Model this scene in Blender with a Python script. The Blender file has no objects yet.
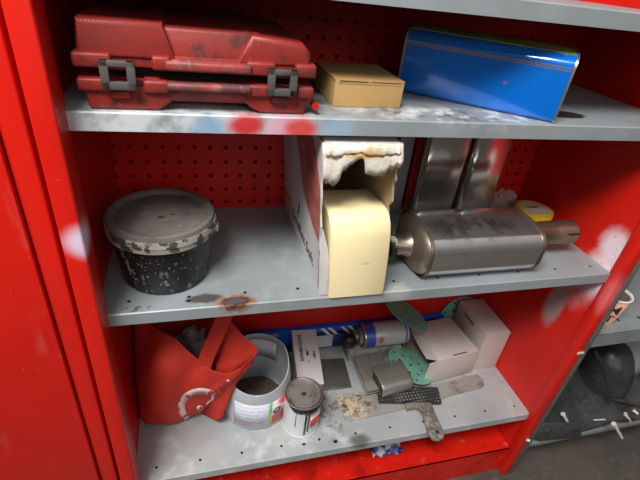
import bpy, bmesh, math, random
from mathutils import Vector, Matrix, Euler, noise
from mathutils.bvhtree import BVHTree
random.seed(7)
PI = math.pi
SC = bpy.context.scene
COL = SC.collection

# ------------------------------------------------------------------ camera
CAMP = Vector((0.1324, -0.5088, 0.1624)); PITCH, YAW, ROLL, FPX = 0.5661, 0.3178, 0.1276, 438.74
_f = Vector((math.sin(YAW)*math.cos(PITCH), math.cos(YAW)*math.cos(PITCH), -math.sin(PITCH)))
_r = Vector((math.cos(YAW), -math.sin(YAW), 0)); _u = _r.cross(_f)
CR = math.cos(ROLL)*_r + math.sin(ROLL)*_u
CU = -math.sin(ROLL)*_r + math.cos(ROLL)*_u
cam = bpy.data.cameras.new('camera'); cam.sensor_width = 36; cam.lens = FPX/640*36; cam.clip_start = .01
camo = bpy.data.objects.new('camera', cam); COL.objects.link(camo); SC.camera = camo
M4 = Matrix((CR, CU, -_f)).transposed().to_4x4(); M4.translation = CAMP; camo.matrix_world = M4

def ray(x, y):
    return (_f + CR*((x-320)/FPX) - CU*((y-240)/FPX)).normalized()
def at(x, y, X=None, Y=None, Z=None):
    """where the sight line of a photo measurement meets a plane of the place"""
    d = ray(x, y)
    for i, v in enumerate((X, Y, Z)):
        if v is not None: return CAMP + d*((v-CAMP[i])/d[i])

# ------------------------------------------------------------------ materials
def lin(c):
    return tuple(((v/255)/12.92 if v/255 <= .04045 else ((v/255+.055)/1.055)**2.4) for v in c)
def mat(name, col, rough=.5, metal=0.0, marks=(), bump=None, alpha=None, trans=0, spec=.5, coat=0, emit=None, sss=0):
    """marks: list of (mask, colour[, roughness]) ; mask = ('noise',scale,lo,hi) | ('blob',centre,radii,wobble,soft) |
    ('dots',pitchvec,originvec,r) | ('band',axis,lo,hi,soft,wobble) | ('and',m1,m2) ; object coordinates"""
    m = bpy.data.materials.new(name); m.use_nodes = True
    nt = m.node_tree; N = nt.nodes; L = nt.links
    b = N['Principled BSDF']
    b.inputs['Roughness'].default_value = rough; b.inputs['Metallic'].default_value = metal
    b.inputs['Specular IOR Level'].default_value = spec
    if coat: b.inputs['Coat Weight'].default_value = coat; b.inputs['Coat Roughness'].default_value = .08
    if trans: b.inputs['Transmission Weight'].default_value = trans
    if alpha is not None: b.inputs['Alpha'].default_value = alpha
    if sss:
        b.inputs['Subsurface Weight'].default_value = sss; b.inputs['Subsurface Radius'].default_value = (.02, .02, .02)
        b.inputs['Subsurface Scale'].default_value = 1
    tc = N.new('ShaderNodeTexCoord'); OB = tc.outputs['Object']
    def math_(op, a, c=None, clamp=False):
        n = N.new('ShaderNodeMath'); n.operation = op; n.use_clamp = clamp
        for i, v in enumerate((a, c)):
            if v is None: continue
            if isinstance(v, (int, float)): n.inputs[i].default_value = v
            else: L.new(v, n.inputs[i])
        return n.outputs[0]
    def vmath(op, a, c=None):
        n = N.new('ShaderNodeVectorMath'); n.operation = op
        for i, v in enumerate((a, c)):
            if v is None: continue
            if isinstance(v, (tuple, list, Vector)): n.inputs[i].default_value = tuple(v)
            else: L.new(v, n.inputs[i])
        return n
    def mrange(v, a, c):
        n = N.new('ShaderNodeMapRange'); n.clamp = True; n.interpolation_type = 'SMOOTHSTEP'
        L.new(v, n.inputs['Value']); n.inputs['From Min'].default_value = a; n.inputs['From Max'].default_value = c
        return n.outputs['Result']
    def noise_(scale, detail=5, stretch=None, color=False):
        n = N.new('ShaderNodeTexNoise'); n.inputs['Scale'].default_value = scale; n.inputs['Detail'].default_value = detail
        n.inputs['Roughness'].default_value = .6
        if stretch: L.new(vmath('MULTIPLY', OB, stretch).outputs[0], n.inputs['Vector'])
        else: L.new(OB, n.inputs['Vector'])
        return n.outputs['Color' if color else 'Fac']
    def mask(k):
        t = k[0]
        if t == 'noise': return mrange(noise_(k[1], stretch=(k[4] if len(k) > 4 else None)), k[2], k[3])
        if t == 'blob':
            c, r, wob, soft = k[1:5]
            v = OB
            if wob:
                nn = noise_(k[5] if len(k) > 5 else 30, 4, color=True)
                o = vmath('SCALE', vmath('SUBTRACT', nn, (.5, .5, .5)).outputs[0]); o.inputs['Scale'].default_value = wob
                v = vmath('ADD', OB, o.outputs[0]).outputs[0]
            d = vmath('DIVIDE', vmath('SUBTRACT', v, c).outputs[0], r)
            return mrange(vmath('LENGTH', d.outputs[0]).outputs['Value'], 1+soft, 1-soft)
        if t == 'dots':
            p, o, r = k[1:4]
            v = vmath('SUBTRACT', OB, o).outputs[0]
            s = vmath('SUBTRACT', v, vmath('MULTIPLY', vmath('FLOOR', vmath('ADD', vmath('DIVIDE', v, p).outputs[0], (.5, .5, .5)).outputs[0]).outputs[0], p).outputs[0])
            return mrange(vmath('LENGTH', s.outputs[0]).outputs['Value'], r*1.2, r*.8)
        if t == 'band':
            ax, lo, hi, soft = k[1:5]
            sx = N.new('ShaderNodeSeparateXYZ')
            if len(k) > 5 and k[5]:
                nn = noise_(25, 4, color=True)
                o = vmath('SCALE', vmath('SUBTRACT', nn, (.5, .5, .5)).outputs[0]); o.inputs['Scale'].default_value = k[5]
                L.new(vmath('ADD', OB, o.outputs[0]).outputs[0], sx.inputs[0])
            else: L.new(OB, sx.inputs[0])
            s = sx.outputs[ax]
            return math_('MULTIPLY', mrange(s, lo-soft, lo+soft), mrange(s, hi+soft, hi-soft))
        if t == 'and': return math_('MULTIPLY', mask(k[1]), mask(k[2]))
        if t == 'wave':
            w = N.new('ShaderNodeTexWave'); w.inputs['Scale'].default_value = k[1]; w.bands_direction = k[2]
            w.inputs['Distortion'].default_value = k[5] if len(k) > 5 else 0
            L.new(OB, w.inputs[0]); return mrange(w.outputs['Fac'], k[3], k[4])
    base = N.new('ShaderNodeRGB'); base.outputs[0].default_value = (*lin(col), 1); cur = base.outputs[0]
    rv = None
    for mk in marks:
        f = mask(mk[0]); st = mk[3] if len(mk) > 3 else 1
        if st != 1: f = math_('MULTIPLY', f, st)
        mx = N.new('ShaderNodeMix'); mx.data_type = 'RGBA'
        L.new(f, mx.inputs['Factor']); L.new(cur, mx.inputs['A']); mx.inputs['B'].default_value = (*lin(mk[1]), 1)
        cur = mx.outputs['Result']
        if len(mk) > 2 and mk[2] is not None:
            mf = N.new('ShaderNodeMix'); L.new(f, mf.inputs['Factor'])
            if rv is None: mf.inputs['A'].default_value = rough
            else: L.new(rv, mf.inputs['A'])
            mf.inputs['B'].default_value = mk[2]; rv = mf.outputs['Result']
    L.new(cur, b.inputs['Base Color'])
    if rv is not None: L.new(rv, b.inputs['Roughness'])
    if bump:
        bn = N.new('ShaderNodeBump'); bn.inputs['Strength'].default_value = bump[1]; bn.inputs['Distance'].default_value = bump[2]
        if bump[0] == 'wave':
            w = N.new('ShaderNodeTexWave'); w.bands_direction = 'DIAGONAL'; w.inputs['Scale'].default_value = bump[3]; L.new(OB, w.inputs[0]); L.new(w.outputs['Fac'], bn.inputs['Height'])
        else: L.new(noise_(bump[3]), bn.inputs['Height'])
        L.new(bn.outputs[0], b.inputs['Normal'])
    return m

# ------------------------------------------------------------------ mesh helpers
def box(bm, x0, x1, y0, y1, z0, z1, M=None, top=None, bev=0, seg=2):
    """box, top=(dx0,dx1,dy0,dy1) insets of the upper face"""
    t = top or (0, 0, 0, 0)
    c = [(x0, y0, z0), (x1, y0, z0), (x1, y1, z0), (x0, y1, z0),
         (x0+t[0], y0+t[2], z1), (x1-t[1], y0+t[2], z1), (x1-t[1], y1-t[3], z1), (x0+t[0], y1-t[3], z1)]
    vs = [bm.verts.new(M @ Vector(p) if M else p) for p in c]
    fs = [bm.faces.new([vs[i] for i in q]) for q in ((0, 3, 2, 1), (4, 5, 6, 7), (0, 1, 5, 4), (1, 2, 6, 5), (2, 3, 7, 6), (3, 0, 4, 7))]
    if bev:
        es = list({e for f in fs for e in f.edges})
        bmesh.ops.bevel(bm, geom=es, offset=bev, segments=seg, affect='EDGES', profile=.5)
    return vs
def prism(bm, pts, d, M=None, bev=0, seg=2):
    """pts: list of 3D points of a polygon, extruded by vector d"""
    d = Vector(d)
    a = [bm.verts.new(M @ Vector(p) if M else Vector(p)) for p in pts]
    dd = (M.to_3x3() @ d) if M else d
    c = [bm.verts.new(v.co + dd) for v in a]
    n = len(a); fs = [bm.faces.new(a), bm.faces.new(list(reversed(c)))]
    for i in range(n): fs.append(bm.faces.new((a[(i+1) % n], a[i], c[i], c[(i+1) % n])))
    if bev:
        es = list(fs[0].edges) + list(fs[1].edges)
        bmesh.ops.bevel(bm, geom=es, offset=bev, segments=seg, affect='EDGES', profile=.5)
def lathe(bm, prof, n=48, M=None, a0=0, a1=2*PI, sx=1, sy=1, sq=2):
    """prof: list of (r, z); sq>2 makes the section a superellipse"""
    full = abs(a1-a0-2*PI) < 1e-6
    rows = []
    for r, z in prof:
        if r < 1e-7:
            v = bm.verts.new(M @ Vector((0, 0, z)) if M else (0, 0, z)); rows.append([v]); continue
        row = []
        for i in range(n + (0 if full else 1)):
            a = a0 + (a1-a0)*i/n
            c, s = math.cos(a), math.sin(a)
            k = 1 if sq == 2 else (abs(c)**sq + abs(s)**sq)**(-1/sq)
            p = Vector((r*c*k*sx, r*s*k*sy, z)); row.append(bm.verts.new(M @ p if M else p))
        rows.append(row)
    for A, B in zip(rows, rows[1:]):
        m = n if full else n
        for i in range(m):
            j = (i+1) % n if full else i+1
            if len(A) == 1 and len(B) == 1: continue
            if len(A) == 1: bm.faces.new((A[0], B[j], B[i]))
            elif len(B) == 1: bm.faces.new((A[i], A[j], B[0]))
            else: bm.faces.new((A[i], A[j], B[j], B[i]))
def tube(bm, pts, r, n=10, cap=True):
    pts = [Vector(p) for p in pts]; rows = []
    for i, p in enumerate(pts):
        t = (pts[min(i+1, len(pts)-1)] - pts[max(i-1, 0)]).normalized()
        up = Vector((0, 0, 1)) if abs(t.z) < .9 else Vector((0, 1, 0))
        s = t.cross(up).normalized(); u = s.cross(t)
        rr = r[i] if isinstance(r, (list, tuple)) else r
        rows.append([bm.verts.new(p + s*rr*math.cos(2*PI*k/n) + u*rr*math.sin(2*PI*k/n)) for k in range(n)])
    for A, B in zip(rows, rows[1:]):
        for k in range(n): bm.faces.new((A[k], A[(k+1) % n], B[(k+1) % n], B[k]))
    if cap: bm.faces.new(rows[0]); bm.faces.new(list(reversed(rows[-1])))
def grid(bm, rows, closed=False):
    vv = [[bm.verts.new(p) for p in r] for r in rows]
    for A, B in zip(vv, vv[1:]):
        n = len(A)
        for i in range(n if closed else n-1): bm.faces.new((A[i], A[(i+1) % n], B[(i+1) % n], B[i]))
    return vv
def disc_holes(bm, R, t, holes, n=40, M=None):
    """flat disc with real round holes: triangulated via fill"""
    def ring(cx, cy, r, k): return [bm.verts.new((cx+r*math.cos(2*PI*i/k), cy+r*math.sin(2*PI*i/k), 0)) for i in range(k)]
    es = []
    for (cx, cy, r, k) in [(0, 0, R, n)] + [(x, y, r, 12) for x, y, r in holes]:
        v = ring(cx, cy, r, k); es += [bm.edges.new((v[i], v[(i+1) % k])) for i in range(k)]
    g = bmesh.ops.triangle_fill(bm, use_beauty=True, use_dissolve=False, edges=es)
    fs = [f for f in g['geom'] if isinstance(f, bmesh.types.BMFace)]
    e = bmesh.ops.extrude_face_region(bm, geom=fs)
    bmesh.ops.translate(bm, vec=(0, 0, t), verts=[v for v in e['geom'] if isinstance(v, bmesh.types.BMVert)])
    if M: bmesh.ops.transform(bm, matrix=M, verts=bm.verts)

def obj(name, bm, m, parent=None, loc=(0, 0, 0), rot=(0, 0, 0), smooth=35, bevel=0, sub=0, solid=0, recalc=True):
    if recalc: bmesh.ops.recalc_face_normals(bm, faces=bm.faces)
    if smooth:
        for f in bm.faces: f.smooth = True
        for e in bm.edges:
            if len(e.link_faces) == 2 and e.calc_face_angle(0) > math.radians(smooth): e.smooth = False
    me = bpy.data.meshes.new(name); bm.to_mesh(me); bm.free()
    if m: me.materials.append(m)
    o = bpy.data.objects.new(name, me); COL.objects.link(o)
    o.location = loc; o.rotation_euler = rot
    if parent: o.parent = parent
    if bevel:
        b = o.modifiers.new('bevel', 'BEVEL'); b.width = bevel; b.segments = 2; b.limit_method = 'ANGLE'; b.harden_normals = True
    if solid:
        s = o.modifiers.new('solid', 'SOLIDIFY'); s.thickness = solid; s.offset = 0
    if sub:
        s = o.modifiers.new('sub', 'SUBSURF'); s.levels = sub; s.render_levels = sub
    return o
def tag(o, label=None, cat=None, group=None, kind=None):
    if label: o['label'] = label
    if cat: o['category'] = cat
    if group: o['group'] = group
    if kind: o['kind'] = kind
    return o
def thing(name, label, cat, loc=(0, 0, 0), rot=(0, 0, 0), group=None):
    o = bpy.data.objects.new(name, None); COL.objects.link(o); o.empty_display_size = .05
    o.location = loc; o.rotation_euler = rot
    return tag(o, label, cat, group)
B = bmesh.new
def text_mesh(txt, size, M, depth=.0003, space=1.0, shear=0, bold=0):
    cu = bpy.data.curves.new('txt', 'FONT'); cu.body = txt; cu.size = size; cu.extrude = depth; cu.space_character = space; cu.shear = shear; cu.offset = bold
    cu.align_x = 'LEFT'; cu.resolution_u = 3
    t = bpy.data.objects.new('txt', cu); COL.objects.link(t)
    bpy.context.view_layer.update()
    me = bpy.data.meshes.new_from_object(t.evaluated_get(bpy.context.evaluated_depsgraph_get()))
    bpy.data.objects.remove(t); bpy.data.curves.remove(cu)
    bm = B(); bm.from_mesh(me); bpy.data.meshes.remove(me)
    bmesh.ops.transform(bm, matrix=M, verts=bm.verts)
    return bm
def frame(o, xa, ya):
    """matrix with local x along xa, y along ya (made orthogonal), at o"""
    x = Vector(xa).normalized(); y = Vector(ya); y = (y - x*x.dot(y)).normalized(); z = x.cross(y)
    m = Matrix((x, y, z)).transposed().to_4x4(); m.translation = Vector(o); return m
def rotz(a): return Matrix.Rotation(a, 4, 'Z')
def tr(*v): return Matrix.Translation(v)

# ------------------------------------------------------------------ measures
W, D = .9, .3035
ZA, ZB, ZC, ZT = 0.0, -.2884, -.7241, .1485      # shelf tops: upper, middle, lower; underside shelf above
LIP = .0213
FLOOR = -.97

# ------------------------------------------------------------------ palette
RED = (206, 29, 17)
def red_paint(name, marks=(), rough=.33):
    return mat(name, RED, rough, 0, [(('noise', 3.5, .45, .75), (194, 23, 14))] + list(marks), spec=.35, bump=('noise', .06, .002, 240))
m_backpanel = red_paint('back_panel_red', [(('noise', 60, .62, .72), (120, 8, 6), None, .5)], .5)
m_side = red_paint('side_panel_red', [
    (('noise', 90, .68, .74), (110, 20, 16), None, .4),
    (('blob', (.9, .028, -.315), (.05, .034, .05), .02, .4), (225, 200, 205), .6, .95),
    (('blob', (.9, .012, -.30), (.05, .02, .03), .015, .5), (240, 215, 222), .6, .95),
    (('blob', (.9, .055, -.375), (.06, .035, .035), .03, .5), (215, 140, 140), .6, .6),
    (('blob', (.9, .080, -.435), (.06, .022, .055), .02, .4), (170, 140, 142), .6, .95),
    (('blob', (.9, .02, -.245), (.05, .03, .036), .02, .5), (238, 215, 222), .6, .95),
    (('and', ('blob', (.9, .03, -.31), (.08, .07, .12), .02, .5), ('noise', 160, .64, .68)), (60, 15, 15), .6, .9)], .38)
m_post = red_paint('post_red', [
    (('blob', (.004, -.034, -.142), (.020, .03, .019), .006, .6), (222, 205, 228), .5, .9),
    (('and', ('band', 1, -.0215, -.018, .004), ('noise', 14, .45, .6)), (120, 55, 52), .6, .55),
    (('blob', (.91, -.014, -.33), (.03, .012, .045), .01, .5), (240, 130, 130), .5, .5),
    (('noise', 120, .70, .74), (235, 150, 140), None, .35)])
m_door = red_paint('door_red', [
    (('and', ('noise', 26, .57, .66, (1, 1, .16)), ('noise', 9, .5, .65)), (205, 70, 62), None, .55),
    (('and', ('noise', 220, .69, .73), ('noise', 12, .5, .6)), (250, 180, 165), None, .8)])
def shelf_mat(name, extra):
    return mat(name, (156, 163, 166), .48, .25, [
        (('noise', 7, .42, .75), (128, 133, 136), .55, .7),
        (('noise', 28, .55, .8), (182, 188, 190), .6, .45),
        (('noise', 150, .70, .76), (60, 58, 56), None, .45)] + list(extra) +
        [], bump=('noise', .12, .001, 160))
WHITE_DUST = (208, 212, 215)
def holes(z):   # row of punched holes near the front edge
    return [(('and', ('dots', (.0845, .5, .5), (.028, .027, z), .0028), ('band', 1, .015, .04, .002)), (8, 8, 8), .9)]
m_shelfA = shelf_mat('upper_shelf_paint', [
    (('and', ('blob', (.10, .0, 0), (.17, .05, .06), .03, .6), ('noise', 22, .36, .56)), WHITE_DUST, .8, .9),
    (('and', ('and', ('band', 1, .004, 1, .002), ('blob', (.36, .05, 0), (.12, .05, .05), .02, .5)), ('noise', 30, .42, .62)), (205, 205, 203), .8, .75),
    (('and', ('and', ('band', 1, .004, 1, .002), ('blob', (.45, .03, 0), (.10, .035, .05), .02, .5)), ('noise', 35, .46, .6)), (70, 66, 62), .7, .7),
    (('and', ('blob', (.52, .035, 0), (.12, .03, .02), .02, .5), ('noise', 30, .46, .6)), (225, 226, 224), .7, .8),
    (('and', ('and', ('band', 1, .004, 1, .002), ('blob', (.26, .13, 0), (.09, .11, .05), .05, .4)), ('noise', 26, .4, .55)), (62, 56, 54), .7, .75),
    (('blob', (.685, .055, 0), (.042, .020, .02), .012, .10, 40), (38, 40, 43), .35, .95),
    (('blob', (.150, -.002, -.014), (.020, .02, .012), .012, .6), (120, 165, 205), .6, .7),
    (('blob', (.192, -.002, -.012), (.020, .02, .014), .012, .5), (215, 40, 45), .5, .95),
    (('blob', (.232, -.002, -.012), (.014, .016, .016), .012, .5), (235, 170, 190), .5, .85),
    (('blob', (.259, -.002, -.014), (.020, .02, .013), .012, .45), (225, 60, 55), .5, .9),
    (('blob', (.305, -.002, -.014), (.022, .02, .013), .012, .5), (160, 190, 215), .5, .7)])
m_shelfB = shelf_mat('middle_shelf_paint', [
    (('and', ('blob', (.24, .10, ZB), (.10, .10, .05), .03, .6), ('noise', 16, .5, .7)), (190, 192, 192), .7, .5),
    (('blob', (.137, .020, ZB), (.026, .011, .02), .014, .25, 50), (74, 66, 62), .6, .9),
    (('blob', (.181, .008, ZB), (.029, .013, .02), .024, .35, 75), (150, 92, 40), .8, .9),
    (('blob', (.181, .008, ZB), (.023, .0095, .02), .020, .25, 80), (78, 46, 34), .9, .9),
    (('blob', (.181, .009, ZB), (.016, .007, .02), .020, .2, 90), (92, 88, 96), .5, .95),
    (('blob', (.112, .018, ZB), (.004, .003, .01), .0, .2), (12, 12, 12), .9),
    (('and', ('blob', (.04, .01, ZB), (.02, .006, .02), .01, .5), ('noise', 120, .5, .58)), (70, 68, 66), .6, .8),
    (('blob', (.45, .0, ZB), (.02, .02, .02), .01, .5), (215, 212, 200), .6, .4)] + holes(ZB))
m_shelfC = shelf_mat('lower_shelf_paint', [
    (('noise', 6, .2, .6), (186, 188, 187), .6, .7), (('and', ('noise', 10, .48, .66), ('noise', 40, .4, .7)), (212, 214, 213), .7, .6),
    (('blob', (.455, .008, ZC), (.022, .016, .02), .012, .5), (72, 70, 66), .7, .8),
    (('and', ('blob', (.40, .09, ZC), (.06, .06, .02), .02, .5), ('noise', 60, .5, .62)), (110, 106, 100), .7, .8),
    (('blob', (.40, .016, ZC), (.005, .004, .01), .002, .3), (15, 15, 15), .8),
    (('blob', (.33, .022, ZC), (.004, .003, .01), .002, .3), (15, 15, 15), .8)] + holes(ZC))
m_shelfT = shelf_mat('top_shelf_paint', [])

# ================================================================== STORAGE CABINET
cab = thing('storage_cabinet', 'open red metal cabinet with grey painted shelves full of workshop clutter', 'cabinet', (0, 0, 0))
# perforated back
bm = B()
px, pz, hs = .0284, .0292, .0036
x0, z0 = .301-11*px-px/2, -.158-pz/2
nx = 33; nlo = -4; nhi = 16
vc = {}
def gv(x, z):
    k = (round(x, 5), round(z, 5))
    if k not in vc: vc[k] = bm.verts.new((x, D, z))
    return vc[k]
for i in range(nx):
    for j in range(nlo, nhi):
        ax, az = x0+i*px, z0+j*pz; cx, cz = ax+px/2, az+pz/2
        o4 = [gv(ax, az), gv(ax+px, az), gv(ax+px, az+pz), gv(ax, az+pz)]
        i4 = [gv(cx-hs, cz-hs), gv(cx+hs, cz-hs), gv(cx+hs, cz+hs), gv(cx-hs, cz+hs)]
        for k in range(4): bm.faces.new((o4[k], o4[(k+1) % 4], i4[(k+1) % 4], i4[k]))
zb_ = z0+nlo*pz; x_hi = x0+nx*px
bm.faces.new([bm.verts.new(p) for p in ((x0, D, FLOOR+.02), (x_hi, D, FLOOR+.02), (x_hi, D, zb_), (x0, D, zb_))])
bk = obj('back_panel', bm, m_backpanel, cab, smooth=0, recalc=False)
s = bk.modifiers.new('s', 'SOLIDIFY'); s.thickness = .0015; s.offset = 1
bm = B(); box(bm, -.02, W+.012, D+.02, D+.0215, FLOOR+.02, .32)
obj('rear_sheet', bm, red_paint('rear_sheet_red'), cab)
# sides
bm = B(); box(bm, -.014, -.0125, -.0, D+.02, FLOOR+.02, .32)
obj('side_panel', bm, m_side, cab)
bm = B(); box(bm, W, W+.0015, -.0, D+.02, FLOOR+.02, .32)
obj('side_panel', bm, m_side, cab)
# posts: folded hollow profiles
bm = B(); box(bm, -.0215, .0025, -.036, .006, FLOOR, .34, bev=.003, seg=3)
obj('post', bm, m_post, cab)
bm = B(); box(bm, W-.003, W+.0215, -.020, .006, FLOOR, .34, bev=.006, seg=4)
obj('post', bm, m_post, cab)
# shelves : folded tray, lip at the front
def shelf(z, m, y0=0):
    bm = B()
    pts = [(0, y0, z-LIP), (0, y0, z-.0015), (0, y0+.0015, z), (0, D-.001, z), (0, D-.001, z-.012), (0, D-.0025, z-.012), (0, D-.0025, z-.0015),
           (0, y0+.0015, z-.0015), (0, y0+.0015, z-LIP+.0012), (0, y0+.012, z-LIP+.0012), (0, y0+.012, z-LIP)]
    prism(bm, [(-.0115, p[1], p[2]) for p in pts], (W+.0112, 0, 0))
    return obj('shelf', bm, m, cab, smooth=20)
shelf(ZA, m_shelfA); shelf(ZB, m_shelfB); shelf(ZC, m_shelfC); shelf(ZT, m_shelfT)
bm = B(); box(bm, -.012, W-.001, .001, D, -.875, -.868)
box(bm, -.012, W-.001, .001, .004, FLOOR, -.8685)
obj('base_panel', bm, red_paint('base_red', [(('noise', 14, .5, .7), (120, 14, 12), None, .7), (('noise', 30, .6, .7), (210, 120, 115), None, .35)]), cab)
# paint chip / screw holes on right post
bm = B(); c = at(581, 361, X=W-.004); box(bm, .002, .0185, -.0225, -.0198, -.003, .003, M=tr(W+.002, 0, c.z))
obj('tape_scrap', bm, mat('tape_scrap', (200, 188, 165), .7), cab, bevel=.0006)

# ================================================================== CABINET TO THE LEFT
cab2 = thing('closed_cabinet', 'neighbouring red cabinet with closed scratched door at the far left', 'cabinet', (0, 0, FLOOR))
bm = B(); box(bm, -.0575, -.032, -.016, .25, 0, 1.32, bev=.003, seg=3); obj('post', bm, m_post, cab2)
bm = B(); box(bm, -.66, -.0590, -.022, -.002, .03, 1.30, bev=.002); obj('door', bm, m_door, cab2)
bm = B(); box(bm, -.66, -.058, .0, .26, 0, 1.32); obj('carcass', bm, m_door, cab2)

# ================================================================== SHELVING TO THE RIGHT
m_grey = mat('galvanised_grey', (132, 136, 136), .5, .3, [(('noise', 12, .45, .7), (105, 108, 108), None, .7), (('noise', 90, .6, .72), (170, 172, 170), None, .4)])
m_dirtysheet = mat('dirty_steel', (176, 184, 184), .5, .3, [(('noise', 9, .42, .62, (1, 1, .6)), (96, 100, 102), None, .85), (('noise', 40, .52, .7), (200, 206, 204), None, .6)])
m_darkpost = mat('dull_grey_post', (104, 104, 100), .55, .2, [(('noise', 30, .5, .7), (80, 80, 77), None, .6)])
rack = thing('shelving_rack', 'grey metal shelving rack beyond the right red post', 'shelving', (1.0, 0, FLOOR))
RZ = -.445
bm = B(); box(bm, W+.0225, W+.034, -.019, .004, FLOOR, .34, bev=.0015, M=tr(-1.0, 0, -FLOOR)); obj('post', bm, m_darkpost, rack)
bm = B(); box(bm, W+.03, 1.9, -.016, .30, RZ-.002, RZ, M=tr(-1.0, 0, -FLOOR)); box(bm, W+.03, 1.9, -.0165, -.0145, RZ-.034, RZ, M=tr(-1.0, 0, -FLOOR))
box(bm, W+.03, 1.9, -.0165, -.004, RZ-.0355, RZ-.034, M=tr(-1.0, 0, -FLOOR))
obj('shelf', bm, mat('rack_shelf_paint', (142, 147, 148), .5, .25, [(('noise', 9, .42, .7), (112, 116, 118), None, .7), (('noise', 40, .58, .75), (185, 188, 188), None, .5),
     (('and', ('dots', (.05, .5, .5), (.02, .0, .51), .0035), ('noise', 2, 0, .01)), (15, 15, 15), .9),
     (('dots', (.06, .5, .5), (.03, .02, .525), .004), (14, 14, 14), .9)]), rack)
bm = B(); box(bm, W+.03, 1.9, .297, .30, FLOOR+.05, .3, M=tr(-1.0, 0, -FLOOR)); obj('back_sheet', bm, m_dirtysheet, rack)
bm = B(); box(bm, W+.03, 1.9, .02, .297, -.832, -.829, M=tr(-1.0, 0, -FLOOR)); obj('shelf', bm, m_grey, rack)
bm = B()
box(bm, W+.03, 1.9, -.004, .012, -.838, -.823, M=tr(-1.0, 0, -FLOOR), bev=.002)
obj('rail', bm, m_grey, rack)
bm = B(); box(bm, W+.03, 1.9, -.012, .002, -.862, -.846, M=tr(-1.0, 0, -FLOOR), bev=.002); obj('rail', bm, m_grey, rack)
bm = B(); box(bm, 1.9, 1.92, -.016, .30, FLOOR, .34, M=tr(-1.0, 0, -FLOOR)); obj('post', bm, m_darkpost, rack)

# floor
bm = B(); box(bm, -2.5, 3.5, -3, 1.2, FLOOR-.05, FLOOR)
tag(obj('floor', bm, mat('dirty_concrete', (84, 76, 70), .7, 0, [(('noise', 5, .4, .7), (60, 54, 50), None, .8), (('noise', 60, .55, .7), (105, 97, 90), None, .5)], bump=('noise', .2, .003, 90))), kind='structure')

# ================================================================== UPPER SHELF
# --- red tool case
m_case = mat('case_plastic', (142, 38, 30), .5, 0, [
    (('noise', 14, .46, .68), (104, 40, 38), .6, .75), (('noise', 55, .5, .7), (54, 32, 32), .6, .7), (('noise', 90, .62, .72), (190, 105, 98), .6, .35)], bump=('noise', .25, .0012, 140))
m_case_kn = mat('case_knurled', (142, 38, 30), .5, 0, [
    (('noise', 14, .46, .68), (104, 40, 38), .6, .7), (('noise', 55, .5, .7), (66, 38, 38), .6, .4)], bump=('wave', .35, .0008, 170))
m_case_grip = mat('case_grip', (150, 58, 54), .5, 0, [(('noise', 20, .42, .6), (88, 58, 58), .55, .9), (('noise', 60, .55, .7), (175, 120, 116), .6, .5)])
m_latch = mat('latch_grey', (84, 80, 78), .5, 0, [(('noise', 60, .5, .7), (62, 58, 57), None, .6)])
case = thing('tool_case', 'worn red plastic tool case with two grey latches on the upper shelf', 'tool case', (.019, .0075, ZA+.0005), (0, 0, .012))
bm = B()   # base half
prism(bm, [(p[0], .0, p[1]) for p in ((.006, 0), (.076, 0), (.088, .008), (.104, .026), (.001, .026))], (0, .19, 0), bev=.004, seg=3)
prism(bm, [(p[0], .0, p[1]) for p in ((.190, 0), (.243, 0), (.249, .026), (.158, .026), (.178, .006))], (0, .19, 0), bev=.004, seg=3)
box(bm, .06, .20, .012, .19, .007, .030, top=(0, 0, -.006, 0), bev=.003, seg=3)
box(bm, -.002, .034, -.005, .195, .020, .0335, bev=.003, seg=3)
box(bm, .062, .089, -.005, .195, .020, .0335, bev=.003, seg=3)
box(bm, .174, .205, -.005, .195, .020, .0335, bev=.003, seg=3)
box(bm, .232, .252, -.005, .195, .020, .0335, bev=.003, seg=3)
box(bm, .03, .24, .004, .19, .018, .031, bev=.002)
obj('base_shell', bm, m_case, case, smooth=40)
bm = B()   # lid half
prism(bm, [(p[0], .0015, p[1]) for p in ((.160, .053), (.247, .053), (.246, .070), (.236, .080), (.178, .0850))], (0, .188, 0), bev=.006, seg=4)
box(bm, .075, .19, .007, .19, .055, .0855, top=(0, 0, .006, .008), bev=.004, seg=3)
box(bm, -.003, .034, -.005, .195, .0435, .0585, bev=.003, seg=3)
box(bm, .073, .092, -.005, .195, .0435, .0585, bev=.003, seg=3)
box(bm, .172, .205, -.005, .195, .0435, .0585, bev=.003, seg=3)
box(bm, .228, .253, -.005, .195, .0435, .0585, bev=.003, seg=3)
box(bm, .03, .24, .004, .19, .0445, .058, bev=.002)
obj('lid_shell', bm, m_case, case, smooth=40)
bm = B(); prism(bm, [(p[0], .001, p[1]) for p in ((.001, .053), (.098, .053), (.086, .0890), (.005, .0890))], (0, .188, 0), bev=.005, seg=4)
obj('knurled_panel', bm, m_case_kn, case, smooth=40)
def rail(z, zr, name):
    bm = B(); box(bm, .086, .178, -.009, .008, z, z+zr, bev=.0035, seg=3); obj(name, bm, m_case_grip, case, smooth=40)
rail(.0445, .011, 'handle_grip'); rail(.024, .009, 'handle_grip')
bm = B(); box(bm, .01, .24, .02, .185, .03, .05); obj('dark_seam', bm, mat('case_inside', (24, 14, 14), .8), case)
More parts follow.
